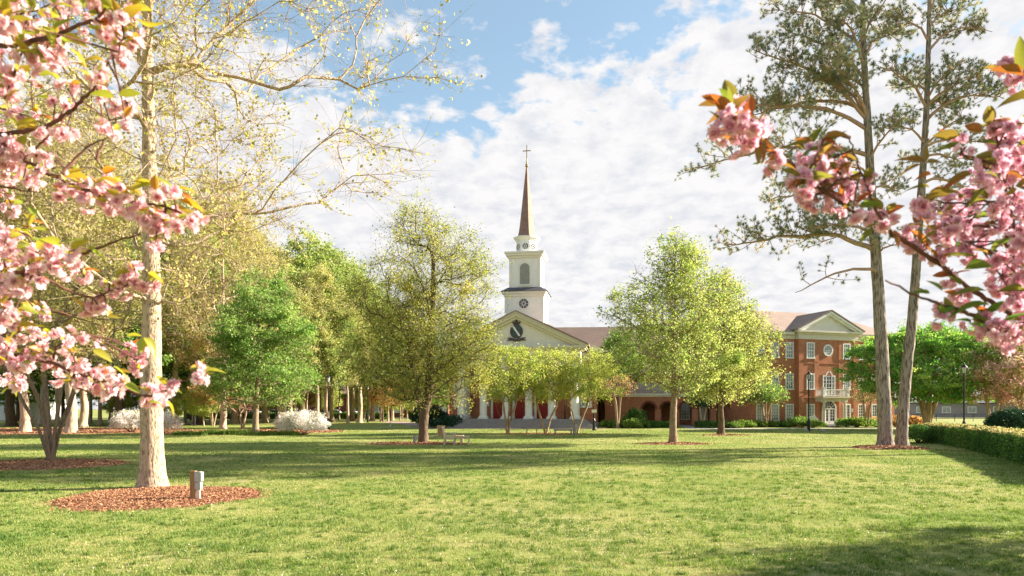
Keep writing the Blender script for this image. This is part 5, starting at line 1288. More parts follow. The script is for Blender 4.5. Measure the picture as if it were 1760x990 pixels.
cars = [(443, 'car_white', 0, 'white car parked furthest from the chapel behind the feathery green tree'), (468, 'car_silver', 1, 'pale silver car parked next to the farthest white car'), (556, 'car_blue', 0, 'dark car parked just behind the lamp post by the white azalea'),
        (578, 'car_white', 1, 'white tall car parked between the slim trunks near the lamp post'), (608, 'car_white', 0, 'small white car parked beside a dark trunk'), (641, 'car_silver', 0, 'silver car parked closest to the oak, seen between two pale trunks'), (522, 'car_red', 0, 'dark red car parked behind the white azalea')]
for px, pt, suv, lb in cars: car(((px-HX)*139/F, 139, .02), gr.uniform(-.06, .06)+(PI if gr.random() < .5 else 0), pt, lb, suv)

# ------------------------------------------------------------------ flowering cherries close to the camera
def flower_template(g, R=.0215):
    V = []; Fq = []; tone = []
    rings = [(7, 1.35, 1.0, .62), (7, .95, .92, .5), (6, .55, .78, .36), (4, .2, .6, .15)]
    for n, tilt, ln, tn in rings:
        for k in range(n):
            a = 2*PI*k/n+g.uniform(-.2, .2)+tilt*3; t = tilt+g.normal()*.16; L = R*ln*g.uniform(.85, 1.12); w_ = L*.52
            rad = np.array([math.cos(a), math.sin(a), 0]); tan = np.array([-math.sin(a), math.cos(a), 0]); up = np.array([0, 0, 1.0])
            d0 = rad*math.sin(t)+up*math.cos(t); t2 = t-.35+g.normal()*.1; d1 = rad*math.sin(t2)+up*math.cos(t2)
            p0 = d0*L*.08; p1 = p0+d0*L*.5; p2 = p1+d1*L*.42; nrm = np.cross(tan, d0)
            b = len(V)
            V += [p0-tan*w_*.12, p0+tan*w_*.12, p1-tan*w_*.5-nrm*L*.10, p1, p1+tan*w_*.5-nrm*L*.10,
                  p2-tan*w_*.42+tan*g.normal()*L*.04, p2-d1*L*.07, p2+tan*w_*.42]
            Fq += [[b, b+1, b+4, b+3], [b, b+3, b+2, b], [b+2, b+3, b+6, b+5], [b+3, b+4, b+7, b+6]]
            tt = tn+g.normal()*.10; tone += [tt-.12, tt-.12, tt+.10, tt+.10]
    F3 = [f[:3] for f in Fq if f[3] == f[0]]; F4 = [f for f in Fq if f[3] != f[0]]
    t3 = [t for f, t in zip(Fq, tone) if f[3] == f[0]]; t4 = [t for f, t in zip(Fq, tone) if f[3] != f[0]]
    return np.array(V), np.array(F4), np.array(F3), np.array(t4), np.array(t3)
gF = np.random.default_rng(77)
FT = [flower_template(gF) for _ in range(5)]
def leaf_template(curl, fold):
    V = []; n = 7
    for i in range(n):
        t = i/(n-1); w_ = .235*math.sin(PI*min(1, t**.75*.98+.01))**.8*(1-.25*t)+.003
        if i == n-1: w_ = .004
        z = -curl*t*t; V += [(-w_, t, z+fold*w_), (0, t, z), (w_, t, z+fold*w_)]
    Fq = []
    for i in range(n-1):
        b = i*3; Fq += [(b, b+1, b+4, b+3), (b+1, b+2, b+5, b+4)]
    return np.array(V), np.array(Fq)
LT = [leaf_template(c, f) for c, f in ((.12, .5), (.3, .35), (.05, .8), (.45, .6))]
def frames_from(D, g):
    D = D/np.linalg.norm(D, axis=1)[:, None]; a = np.cross(D, g.normal(size=D.shape)); a /= np.linalg.norm(a, axis=1)[:, None]
    return a, np.cross(D, a), D
def place(tV, P, A_, B_, D, s):
    return (P[:, None, :]+s[:, None, None]*(tV[None, :, 0:1]*A_[:, None, :]+tV[None, :, 1:2]*B_[:, None, :]+tV[None, :, 2:3]*D[:, None, :])).reshape(-1, 3)
def bloom(flowers, normals, g, tbias=0.0, size=1.2):
    A = Acc(); which = g.integers(0, len(FT), len(flowers))
    for k, (tV, F4, F3, t4, t3) in enumerate(FT):
        m = which == k
        if not m.any(): continue
        P = flowers[m]; n = len(P); a, b, d = frames_from(normals[m], g); s = g.uniform(.82, 1.18, n)*size
        V = place(tV, P, a, b, d, s); off = (np.arange(n)*len(tV))[:, None, None]; ft = g.normal(0, .09, n)
        nb = A.n; A.V.append(V); A.n += len(V)
        for Fx, tx in ((F4, t4), (F3, t3)):
            kx = Fx.shape[1]
            A.F.setdefault(kx, []).append((Fx[None]+off).reshape(-1, kx)+nb); A.T.setdefault(kx, []).append(np.clip((tx[None]+ft[:, None]+tbias+g.normal(0, .06, (n, len(tx)))).ravel(), 0, 1))
    return A
def leafset(P, D, size, g, tone_mu=.5, tone_sd=.25):
    A = Acc(); which = g.integers(0, len(LT), len(P))
    for k, (tV, Fq) in enumerate(LT):
        m = which == k
        if not m.any(): continue
        p = P[m]; n = len(p); d = D[m]/np.linalg.norm(D[m], axis=1)[:, None]
        u = np.tile([0, 0, 1.0], (n, 1))+g.normal(size=(n, 3))*.55; side = np.cross(d, u); side /= np.linalg.norm(side, axis=1)[:, None]; nz = np.cross(side, d)
        s = size[m]
        V = place(tV, p, side, d, nz, s); off = (np.arange(n)*len(tV))[:, None, None]
        tn = np.clip(g.normal(tone_mu, tone_sd, n), 0, 1)
        A.add(V, (Fq[None]+off).reshape(-1, 4), np.repeat(tn, len(Fq)))
    return A

class Bough:
    """one bough of a cherry: wood, hanging flower clusters and leaves"""
    def __init__(s, root, origin, leafm, seed):
        s.root = root; s.o = np.array(origin, float); s.g = np.random.default_rng(seed); s.W = Acc(); s.fp = []; s.fn = []; s.lp = []; s.ld = []; s.ls = []; s.lines = []; s.leafm = leafm
    def wood(s, pts, r0, r1, k=7):
        pts = np.array(pts)-s.o; m = max(4, len(pts)*4)
        t = np.linspace(0, 1, len(pts)); tt = np.linspace(0, 1, m)
        q = np.stack([np.interp(tt, t, pts[:, j]) for j in range(3)], 1)
        for _ in range(3): q[1:-1] = .25*q[:-2]+.5*q[1:-1]+.25*q[2:]
        L = np.linalg.norm(q[-1]-q[0]); q[1:-1] += s.g.normal(size=(m-2, 3))*.0022
        rr = np.linspace(min(r0, .011), r1*.8, m)*(1+.06*s.g.normal(size=m)); V, Fq = chain_tube(q, rr, k); s.W.add(V, Fq); s.lines.append(q)
    def cluster(s, c, R, leaves=3, lsize=.085, droop=1.0):
        c = np.array(c)-s.o; g = s.g; R = R*(1.22 if s.o[0] > 0 else 1.02)
        if s.lines:
            allp = np.vstack(s.lines); j = int(np.argmin(np.linalg.norm(allp-(c+[0, 0, R*.6]), axis=1))); a = allp[j]
            V, Fq = chain_tube(np.array([a, (a+c)/2+[0, 0, .012], c+[0, 0, R*.25]]), [.004, .003, .0025], 5); s.W.add(V, Fq)
        n = max(3, int(2.2*(R/.0235)**2.0)); d = g.normal(size=(n, 3)); d /= np.linalg.norm(d, axis=1)[:, None]
        q = g.uniform(.35, 1, (n, 1))**.7; p = c+d*q*R*.86*[1, 1, 1.1]; nn = d*.9+g.normal(size=(n, 3))*.35+[0, 0, -.15]
        s.fp.append(p); s.fn.append(nn)
        hub = c+[0, 0, R*.25]; tgt = p-d*.008; V, Fq = seg_tubes(np.tile(hub, (n, 1)), tgt, np.full(n, .0013), np.full(n, .0010), 3); s.W.add(V, Fq, np.zeros(len(Fq)))
        if leaves:
            k = leaves; th = g.uniform(0, 2*PI, k); dd = np.stack([np.cos(th), np.sin(th)*.8, g.uniform(-.1, 1.0, k)], 1)
            s.lp.append(np.tile(c+[0, 0, R*.35], (k, 1))+dd*R*.25); s.ld.append(dd); s.ls.append(g.uniform(.5, 1.0, k)*lsize)
    def leaf(s, p, d, size):
        s.lp.append((np.array(p)-s.o)[None]); s.ld.append(np.array(d, float)[None]); s.ls.append(np.array([size]))
    def done(s, tone_mu=.5, tb=0.0, label=None):
        b = link('branch', s.W.mesh('branch', True), M['bark_cherry'], s.root)
        if label: b['label'] = label
        if s.fp: link('blossom', bloom(np.vstack(s.fp), np.vstack(s.fn), s.g, tb).mesh('blossom'), M['petal_lilac'] if s.o[0] > 0 else M['petal'], b)
        if s.lp: link('foliage', leafset(np.vstack(s.lp), np.vstack(s.ld), np.concatenate(s.ls), s.g, tone_mu).mesh('foliage', True), s.leafm, b)

def px2(pts, d0, d1):
    n = len(pts); return [W(p[0], p[1], d0+(d1-d0)*i/max(1, n-1)) for i, p in enumerate(pts)]
def bough(root, o, leafm, seed, line, d0, d1, r0, r1, clusters, twigs=(), mu=.5, leaves=(), lsize=.085, nl=3, tb=0.0):
    B = Bough(root, o, leafm, seed); P = px2(line, d0, d1); B.wood(P, r0, r1)
    lx = np.array([p[0] for p in line]); g = B.g
    for tw in twigs: B.wood([W(p[0], p[1], p[2]) for p in tw], .0065, .003, 5)
    for c in clusters:
        x, y, r = c[:3]
        if len(c) > 3: d = c[3]
        else:
            j = int(np.argmin([(q[0]-x)**2+(q[1]-y)**2 for q in line])); d = d0+(d1-d0)*j/(len(line)-1)+g.uniform(-.13, .13)
        B.cluster(W(x, y, d), r*d/F, nl if r > 13 else max(1, nl-1), lsize)
    for x, y, d, dx, dz, L in leaves:
        B.leaf(W(x, y, d), (dx, g.uniform(-.35, .35), dz), L)
    B.done(mu, tb); return B

# --- cherry at the right edge
cr_o = (4.3, 3.3, 0)
cr_ = thing('cherry_tree', 'pink double-flowered cherry whose boughs with bronze leaves hang in beside the pines', 'tree', cr_o)
def limbs(root, o, lines, seed):
    g = np.random.default_rng(seed); A = Acc()
    for pts, r0, r1 in lines:
        pts = np.array(pts, float); m = 24; t = np.linspace(0, 1, len(pts)); tt = np.linspace(0, 1, m)
        q = np.stack([np.interp(tt, t, pts[:, j]) for j in range(3)], 1)
        for _ in range(4): q[1:-1] = .25*q[:-2]+.5*q[1:-1]+.25*q[2:]
        V, Fq = chain_tube(q, np.linspace(r0, r1, m)*(1+.03*g.normal(size=m)), 12); A.add(V, Fq)
    link('trunk', A.mesh('trunk', True), M['bark_cherry'], root)
oR = np.array(cr_o)
limbs(cr_, oR, [([(0, 0, -.05), (0, 0, .5), (.05, 0, 1.4)], .17, .13), ([(.05, 0, 1.35), (-.5, -.15, 1.8), tuple(W(1840, 590, 2.9)-oR)], .09, .035), ([(.05, 0, 1.35), (-.3, -.4, 2.0), tuple(W(1860, 640, 2.55)-oR)], .08, .035),
                ([(.05, 0, 1.35), (-.4, .1, 2.3), tuple(W(1850, 300, 3.0)-oR)], .08, .03), ([(.05, 0, 1.35), (.4, .3, 2.4), (.8, .4, 3.6)], .09, .03), ([(.05, 0, 1.3), (.6, -.4, 2.2), (1.3, -.7, 3.1)], .08, .03), ([(.05, 0, 1.3), (.3, .7, 2.3), (.5, 1.4, 3.3)], .08, .03)], 5)
lc = M['leaf_cherry']
# long bough reaching across the pines
bough(cr_, oR, lc, 501, [(1840, 590), (1775, 560), (1735, 540), (1698, 515), (1655, 487), (1620, 456), (1580, 432), (1540, 407), (1500, 388), (1462, 362), (1420, 330), (1392, 311), (1362, 290), (1330, 266), (1300, 240), (1272, 212)], 2.9, 2.2, .022, .004,
      [(1262, 208, 22), (1244, 222, 18), (1292, 212, 19), (1270, 242, 20), (1287, 238, 16), (1247, 198, 14), (1306, 222, 13), (1259, 182, 8), (1333, 292, 14), (1338, 276, 8), (1385, 268, 17), (1402, 290, 20), (1422, 284, 18), (1380, 318, 20), (1398, 342, 25), (1410, 322, 18), (1432, 312, 22), (1450, 322, 17),
       (1440, 350, 18), (1476, 318, 17), (1494, 318, 14), (1372, 300, 14), (1466, 364, 15), (1520, 374, 18), (1503, 378, 12), (1562, 420, 17), (1600, 434, 16), (1611, 452, 12), (1410, 262, 12), (1570, 392, 12), (1635, 480, 14), (1652, 512, 15), (1690, 560, 14), (1440, 300, 15), (1418, 255, 9)],
      twigs=[[(1385, 305, 2.3), (1400, 280, 2.28), (1405, 262, 2.26)], [(1420, 330, 2.35), (1445, 305, 2.33), (1475, 310, 2.32)], [(1460, 236, 2.4), (1435, 233, 2.36), (1412, 239, 2.34)], [(1540, 407, 2.45), (1515, 382, 2.42), (1490, 322, 2.4), (1470, 270, 2.4), (1460, 236, 2.4)]],
      mu=.33, leaves=[(1246, 178, 2.22, -.9, .05, .085), (1238, 182, 2.2, -.5, -.7, .07), (1258, 178, 2.2, -.12, 1, .105), (1240, 178, 2.2, -1, .3, .075), (1306, 240, 2.25, .6, -.9, .08), (1300, 245, 2.25, .9, -.1, .075), (1312, 238, 2.25, -.2, -1, .08), (1390, 246, 2.3, -1, -.1, .10), (1395, 244, 2.3, -.9, .15, .06), (1415, 238, 2.34, 1, .1, .085),
       (1412, 240, 2.34, .9, -.3, .075), (1446, 268, 2.35, .25, -.9, .07), (1452, 266, 2.35, .9, -.5, .06), (1375, 315, 2.3, -.9, -.15, .075), (1395, 312, 2.3, -1, .05, .075), (1475, 355, 2.4, .9, .1, .07), (1510, 385, 2.4, -.9, -.2, .08), (1530, 395, 2.45, .3, -.9, .075), (1500, 395, 2.4, -.8, -.6, .06), (1560, 388, 2.45, .9, .2, .08), (1600, 400, 2.5, -.2, .9, .08), (1590, 420, 2.5, -.5, .7, .08)])
# thin lower twig
bough(cr_, oR, lc, 502, [(1840, 640), (1780, 572), (1730, 566), (1690, 550), (1650, 531), (1610, 521), (1570, 505), (1522, 482)], 2.6, 2.25, .014, .0032,
      [(1612, 532, 7), (1622, 551, 10), (1616, 549, 7), (1672, 561, 10), (1642, 540, 4), (1700, 573, 17), (1722, 568, 18), (1745, 575, 18), (1700, 548, 13), (1680, 545, 11), (1735, 590, 14), (1760, 560, 20)], mu=.75,
      leaves=[(1592, 506, 2.3, -.2, .3, .05), (1598, 505, 2.3, -.9, .1, .06), (1700, 524, 2.35, -1, .05, .125), (1695, 500, 2.35, -1, .1, .11), (1620, 500, 2.35, -.5, .6, .06), (1650, 490, 2.4, -.6, .3, .07), (1760, 500, 2.4, -1, .3, .09)])
# dense mass at the edge
gm = np.random.default_rng(9)
def mass(n, poly, rlo, rhi, d0, d1, seed):
    g = np.random.default_rng(seed); out = []
    from math import hypot
    P = poly; 
    def inside(x, y):
        c = False; j = len(P)-1
        for i in range(len(P)):
            if ((P[i][1] > y) != (P[j][1] > y)) and (x < (P[j][0]-P[i][0])*(y-P[i][1])/(P[j][1]-P[i][1]+1e-9)+P[i][0]): c = not c
            j = i
        return c
    xs = [p[0] for p in P]; ys = [p[1] for p in P]; tries = 0
    while len(out) < n and tries < 5000:
        tries += 1; x = g.uniform(min(xs), max(xs)); y = g.uniform(min(ys), max(ys))
        if inside(x, y) and all(hypot(x-o[0], y-o[1]) > 22 or abs(g.uniform()) < .12 for o in out): out.append((x, y, g.uniform(rlo, rhi), g.uniform(d0, d1)))
    return out
bough(cr_, oR, lc, 503, [(1840, 590), (1770, 545), (1752, 490), (1736, 440), (1728, 395), (1734, 350), (1726, 300), (1715, 250)], 2.9, 2.5, .02, .005,
      mass(44, [(1580, 335), (1620, 345), (1665, 340), (1690, 300), (1720, 220), (1770, 240), (1800, 300), (1800, 560), (1740, 560), (1715, 520), (1700, 470), (1660, 440), (1610, 415), (1578, 380)], 15, 25, 2.35, 3.0, 21)
      + [(1738, 118, 22, 2.6), (1720, 122, 13, 2.6), (1755, 140, 20, 2.6), (1645, 250, 13), (1655, 262, 11), (1710, 222, 15), (1735, 225, 18), (1752, 250, 18)],
      twigs=[[(1734, 350, 2.6), (1690, 345, 2.6), (1640, 350, 2.6), (1595, 345, 2.6)], [(1728, 395, 2.6), (1690, 385, 2.6), (1640, 395, 2.55), (1610, 385, 2.5)], [(1736, 440, 2.65), (1700, 430, 2.6), (1660, 415, 2.55)], [(1726, 300, 2.55), (1690, 285, 2.55), (1650, 265, 2.5)], [(1820, 200, 2.8), (1780, 150, 2.7), (1740, 110, 2.6)], [(1734, 350, 2.7), (1745, 400, 2.7), (1740, 450, 2.7), (1752, 520, 2.7)]],
      mu=.5, nl=2, lsize=.085,
      leaves=[(1588, 278, 2.45, -1, .2, .10), (1590, 277, 2.45, .1, 1, .05), (1592, 280, 2.45, .8, .1, .07), (1585, 282, 2.45, -.8, -.3, .08), (1600, 300, 2.5, -.7, -.2, .08), (1598, 322, 2.5, -.9, .3, .08), (1628, 325, 2.4, .75, .55, .11), (1640, 330, 2.5, -1, -.1, .11), (1665, 272, 2.5, 1, .05, .12), (1720, 280, 2.45, -1, .2, .12), (1715, 295, 2.45, 1, -.15, .11), (1650, 232, 2.5, -.9, .1, .09),
       (1655, 250, 2.5, -.9, -.1, .10), (1700, 215, 2.5, .1, 1, .085), (1690, 225, 2.5, -1, .4, .08), (1705, 225, 2.5, .9, .5, .08), (1680, 245, 2.5, .8, .1, .09), (1740, 210, 2.5, -.9, .2, .09), (1758, 130, 2.5, -1, .25, .12), (1765, 120, 2.5, -.4, .9, .12), (1770, 165, 2.5, -1, -.1, .13), (1700, 320, 2.4, -.8, -.5, .10), (1670, 300, 2.45, -.9, -.35, .1), (1745, 320, 2.45, .9, .15, .1), (1610, 400, 2.4, -.7, -.3, .09), (1630, 440, 2.4, .9, .05, .1), (1660, 460, 2.4, 1, .1, .11)])
# upper boughs outside the picture (they shade the lower ones)
def free_bough(root, o, leafm, seed, pts, n, mu, R=.05):
    B = Bough(root, o, leafm, seed); P = [np.array(p)+o for p in pts]; B.wood(P, .025, .006)
    g = B.g; q = B.lines[0]
    for _ in range(n):
        c = q[g.integers(len(q)//3, len(q))]+g.normal(size=3)*[.2, .2, .15]+o; B.cluster(c, R*g.uniform(.7, 1.2), 3, .085)
    B.done(mu)
free_bough(cr_, oR, lc, 510, [(.8, .4, 3.5), (.9, .8, 4.2), (.8, 1.5, 4.7)], 14, .5)
free_bough(cr_, oR, lc, 511, [(1.3, -.7, 3.0), (1.9, -1.0, 3.7), (2.6, -1.1, 4.2)], 14, .5)
free_bough(cr_, oR, lc, 512, [(.5, 1.4, 3.2), (.6, 2.2, 3.8), (.4, 3.0, 4.1)], 14, .5)

# --- cherry at the left edge
cl_o = (-4.6, 3.0, 0); oL = np.array(cl_o)
cl_ = thing('cherry_tree', 'pink double-flowered cherry with yellow-green leaves hanging before the big pale-barked tree', 'tree', cl_o)
l2 = M['leaf_cherry2']
limbs(cl_, oL, [([(0, 0, -.05), (0, 0, .5), (-.05, 0, 1.3)], .19, .14), ([(-.05, 0, 1.25), (.6, -.1, 1.7), tuple(W(-90, 235, 2.9)-oL)], .09, .03), ([(-.05, 0, 1.25), (.7, .1, 1.6), tuple(W(-90, 470, 2.9)-oL)], .09, .03), ([(-.05, 0, 1.2), (.8, .2, 1.6), tuple(W(-90, 610, 3.1)-oL)], .08, .03),
                ([(-.05, 0, 1.25), (.5, 0, 2.4), tuple(W(-90, 60, 3.0)-oL)], .08, .03), ([(-.05, 0, 1.25), (-.5, .3, 2.4), (-.9, .4, 3.6)], .09, .03), ([(-.05, 0, 1.25), (.2, .9, 2.2), (.5, 1.6, 3.0)], .08, .03)], 6)
bough(cl_, oL, l2, 601, [(-90, 235), (-20, 258), (15, 268), (42, 276), (70, 292), (100, 307), (150, 328), (215, 347), (270, 352), (300, 362), (330, 374)], 2.9, 2.45, .02, .004,
      [(5, 252, 26), (12, 292, 24), (-8, 275, 28), (28, 262, 16), (62, 268, 9), (72, 277, 7), (60, 292, 9), (108, 314, 15), (126, 320, 14), (150, 320, 16), (172, 328, 17), (190, 316, 16), (208, 330, 18), (185, 346, 18), (152, 345, 17), (215, 352, 20), (234, 340, 14), (192, 358, 14), (236, 360, 14), (106, 334, 8), (70, 305, 9), (40, 310, 8),
       (262, 384, 21), (280, 388, 18), (252, 374, 14), (268, 416, 16), (258, 414, 12), (300, 374, 18), (308, 386, 14), (325, 388, 15), (296, 328, 8), (270, 335, 12), (344, 375, 7), (276, 402, 14), (140, 335, 12), (80, 262, 7)],
      twigs=[[(42, 276, 2.75), (60, 255, 2.75), (78, 240, 2.72), (95, 222, 2.7)], [(100, 307, 2.65), (130, 270, 2.7), (160, 245, 2.7), (182, 238, 2.7)], [(165, 275, 2.6), (172, 255, 2.6), (178, 240, 2.6)], [(285, 355, 2.5), (285, 370, 2.5), (265, 385, 2.5)]],
      mu=.55, lsize=.075, nl=2, leaves=[(262, 316, 2.5, -.8, .3, .09), (270, 318, 2.5, -1, -.1, .1), (300, 325, 2.5, .9, .25, .075), (310, 330, 2.5, .8, -.6, .08), (308, 350, 2.5, .8, -.7, .09), (310, 345, 2.5, 1, -.4, .09), (278, 360, 2.5, -1, .05, .085), (285, 345, 2.5, -.2, .9, .06), (200, 310, 2.5, -.9, .2, .08), (150, 305, 2.5, -1, .1, .08), (180, 300, 2.5, .6, .4, .07), (230, 312, 2.5, .9, .1, .08), (120, 300, 2.6, .9, .25, .07)])
bough(cl_, oL, l2, 602, [(-90, 60), (-10, 80), (40, 75), (105, 60), (135, 42), (165, 34), (190, 8), (205, -20)], 2.6, 2.3, .014, .004,
      [(8, 45, 28, 2.0), (-5, 15, 25), (25, 10, 16), (60, 30, 17), (50, 52, 13), (86, 74, 20), (92, 98, 20), (72, 100, 16), (104, 84, 14), (46, 100, 15), (30, 82, 12), (10, 118, 26), (25, 135, 22), (-5, 140, 26), (52, 112, 13), (15, 160, 15), (8, 172, 10), (180, 32, 15), (190, 46, 15), (172, 50, 11), (196, 28, 11), (184, 60, 9), (208, 34, 10), (230, 50, 13), (224, 20, 12), (160, 14, 10), (122, 5, 12), (150, -5, 12), (60, 2, 14), (95, 15, 13), (228, 75, 10), (208, 90, 12), (203, 78, 9)],
      twigs=[[(190, 8, 2.3), (205, 30, 2.3), (215, 60, 2.3), (205, 90, 2.3)], [(165, 34, 2.3), (178, 40, 2.3)]],
      mu=.62, nl=4, lsize=.08, leaves=[(80, 45, 2.3, .4, -.5, .09), (95, 50, 2.3, .8, .3, .09), (60, 60, 2.3, -.9, .2, .09), (110, 60, 2.3, .9, -.4, .08), (120, 85, 2.3, .8, -.4, .07), (235, 30, 2.3, .9, -.5, .09), (215, 10, 2.3, .8, .2, .08)])
bough(cl_, oL, l2, 603, [(-90, 235), (0, 232), (70, 222), (110, 200), (125, 188), (148, 166), (168, 146), (178, 118), (190, 100), (205, 78)], 2.9, 2.4, .012, .003,
      [(116, 156, 13), (120, 176, 9), (158, 140, 11), (170, 128, 12), (176, 142, 11), (166, 160, 12), (184, 148, 8), (210, 92, 10), (205, 80, 9), (212, 102, 7), (198, 186, 9), (210, 190, 10), (220, 184, 8), (178, 220, 9), (194, 228, 9), (188, 215, 7), (100, 228, 13), (78, 232, 12), (112, 236, 11), (96, 210, 10), (68, 226, 8), (122, 226, 9), (216, 208, 9), (28, 196, 9), (95, 176, 8)],
      mu=.62, nl=2, lsize=.07, leaves=[(195, 165, 2.4, -.8, .1, .075), (205, 165, 2.4, .8, .15, .075), (155, 118, 2.4, -.7, .3, .07), (65, 210, 2.5, -.9, .1, .07), (180, 105, 2.4, -.9, .2, .07)])
bough(cl_, oL, l2, 604, [(-90, 470), (-20, 468), (15, 468), (58, 468), (95, 455), (130, 441), (165, 428), (200, 414), (240, 402)], 2.8, 2.5, .016, .0035,
      [(-5, 405, 20), (8, 420, 20), (22, 436, 16), (4, 445, 20), (38, 470, 19), (55, 455, 14), (22, 492, 20), (0, 480, 22), (88, 428, 18), (104, 440, 17), (92, 458, 17), (118, 436, 14), (80, 470, 13), (70, 482, 10), (108, 466, 12), (128, 448, 14), (136, 456, 12), (142, 470, 10), (12, 520, 17), (5, 540, 16), (22, 545, 13), (0, 560, 14), (62, 435, 12), (145, 476, 7), (30, 565, 11),
       (188, 490, 12, 2.9), (206, 484, 13, 2.9), (222, 476, 13, 2.9), (228, 490, 13, 2.9), (212, 502, 12, 2.9), (196, 502, 9, 2.9), (170, 508, 10, 2.9), (182, 520, 9, 2.9), (158, 530, 9, 2.9), (144, 532, 8, 2.9), (170, 534, 9, 2.9), (250, 488, 9, 2.9), (262, 490, 10, 2.9), (244, 496, 7, 2.9), (232, 462, 8, 2.9)],
      twigs=[[(58, 468, 2.7), (120, 500, 2.8), (160, 515, 2.85), (215, 490, 2.9), (262, 486, 2.9)], [(-20, 468, 2.8), (0, 510, 2.8), (10, 550, 2.8)]],
      mu=.6, nl=2, lsize=.075, leaves=[(105, 420, 2.5, -.9, .25, .085), (110, 418, 2.5, .6, .3, .07), (85, 400, 2.5, -.6, .3, .08), (150, 425, 2.5, .7, -.5, .07), (200, 475, 2.9, .8, .2, .08), (255, 470, 2.9, .7, -.4, .09)])
bough(cl_, oL, l2, 605, [(-90, 610), (0, 615), (55, 617), (88, 622), (130, 640), (168, 655), (200, 660), (235, 680), (262, 682), (300, 664), (325, 650)], 3.0, 2.5, .016, .003,
      [(2, 590, 18), (12, 604, 19), (-8, 612, 22), (30, 612, 17), (18, 632, 17), (38, 634, 15), (52, 620, 13), (76, 606, 13), (66, 600, 9), (82, 614, 10), (88, 636, 12), (96, 652, 8), (128, 628, 11), (145, 630, 9), (166, 640, 11), (180, 638, 11), (196, 644, 14), (192, 662, 12), (206, 656, 9), (128, 660, 10), (140, 662, 9), (150, 652, 8), (176, 672, 10), (188, 680, 9), (200, 676, 8), (160, 662, 9), (32, 665, 6),
       (272, 668, 10), (258, 674, 9), (264, 688, 11), (276, 686, 9), (252, 694, 6), (290, 670, 9), (298, 664, 7), (340, 636, 7), (348, 642, 6), (346, 652, 6), (214, 612, 9, 3.1), (236, 622, 9, 3.1), (232, 640, 8, 3.1), (222, 600, 7, 3.1), (246, 604, 6, 3.1), (110, 615, 7), (112, 588, 8), (145, 580, 9), (122, 577, 9), (95, 575, 8), (75, 580, 9)],
      twigs=[[(130, 640, 2.8), (120, 665, 2.8), (180, 680, 2.8)], [(88, 622, 2.9), (100, 590, 2.9), (150, 575, 2.9)]],
      mu=.6, nl=2, lsize=.07, leaves=[(344, 632, 2.5, -.9, .15, .05), (344, 630, 2.5, 1, -.2, .055), (342, 632, 2.5, .2, .9, .04), (285, 690, 2.5, .7, -.7, .06), (248, 580, 2.6, .7, -.7, .085), (245, 580, 2.6, .05, -1, .07), (243, 578, 2.6, -1, .1, .06), (160, 600, 2.7, .8, -.4, .08), (130, 605, 2.8, -.9, .1, .08), (195, 630, 2.6, .9, -.5, .08), (215, 660, 2.6, .9, -.5, .07), (105, 600, 2.8, .9, .1, .07)])
# finer growth between, a little deeper in the tree
def sprays(root, o, leafm, seed, polys, n, d0, d1, r, mu, nl=2, ls=.07):
    for k in range(len(polys)):
        B = Bough(root, o, leafm, seed+k*17); g = B.g
        ln = polys[k]; B.wood([W(p[0], p[1], d0+(d1-d0)*i/(len(ln)-1)) for i, p in enumerate(ln)], .009, .003, 5); q = B.lines[-1]
        for _ in range(n):
            j = g.integers(len(q)//5, len(q)); c = q[j]+o+g.normal(size=3)*[.09, .09, .07]
            if g.uniform() < .68: B.cluster(c, r*g.uniform(.5, 1.3), nl, ls)
            else:
                for _q in range(2): B.leaf(c+o*0, g.normal(size=3)*[1, .6, .6], ls*g.uniform(.7, 1.2))
        B.done(mu)
sprays(cl_, oL, l2, 606, [[(-120, 520), (-20, 540), (60, 530), (130, 545), (175, 560)], [(-120, 340), (-20, 380), (40, 400), (70, 420)], [(-120, 560), (0, 575), (60, 570), (110, 560)], [(-120, 130), (-20, 180), (50, 200), (70, 210)], [(-120, 0), (-10, 30), (60, 20), (150, -20)], [(-120, 640), (-20, 650), (40, 640)]], 9, 4.2, 3.8, .028, .5)
sprays(cl_, oL, l2, 607, [[(-120, 20), (0, 5), (80, 60), (130, 100)], [(-120, 300), (0, 320), (60, 330)], [(-140, 420), (-20, 480), (60, 500)]], 9, 3.2, 3.0, .032, .55, 3)
free_bough(cl_, oL, l2, 610, [(-.9, .4, 3.5), (-1.1, .6, 4.4), (-.8, 1.0, 5)], 14, .55)
free_bough(cl_, oL, l2, 611, [(.5, 1.6, 2.9), (.2, 2.4, 3.6), (-.3, 3.2, 4.1)], 14, .55)

# ------------------------------------------------------------------ lawn blades and fallen petals
def in_frame(p, m=1.12): return (np.abs(p[:, 0]) < p[:, 1]*.7333*m)
g = np.random.default_rng(401)
def scatter(n, y0, y1, pw=1.0):
    y = y0+(y1-y0)*g.uniform(size=n)**pw; x = g.uniform(-1, 1, n)*y*.82; return np.stack([x, y], 1)
P = np.vstack([scatter(430000, 7.2, 34, 1.35), scatter(150000, 32, 68, 1.0)])
for cx, cy, rx, ry in mulch_zones:
    P = P[((P[:, 0]-cx)/(rx*.97))**2+((P[:, 1]-cy)/(ry*.97))**2 > 1]
n = len(P)
def wavy(P, seed, lam, k=9):
    q = np.random.default_rng(seed); out = np.zeros(len(P))
    for _ in range(k):
        a = q.uniform(0, PI); l = lam*q.uniform(.6, 1.6); out += np.sin((P[:, 0]*math.cos(a)+P[:, 1]*math.sin(a))*2*PI/l+q.uniform(0, 6.28))
    return out/math.sqrt(k/2)
c1 = wavy(P, 1, 3.0); c2 = wavy(P, 2, .8); c3 = wavy(P, 3, .28); cl = np.clip(.45*c2+.45*c3, -1.3, 1.3)
dry = np.clip(c1*.6+c2*.8-1.15, 0, 1.2)
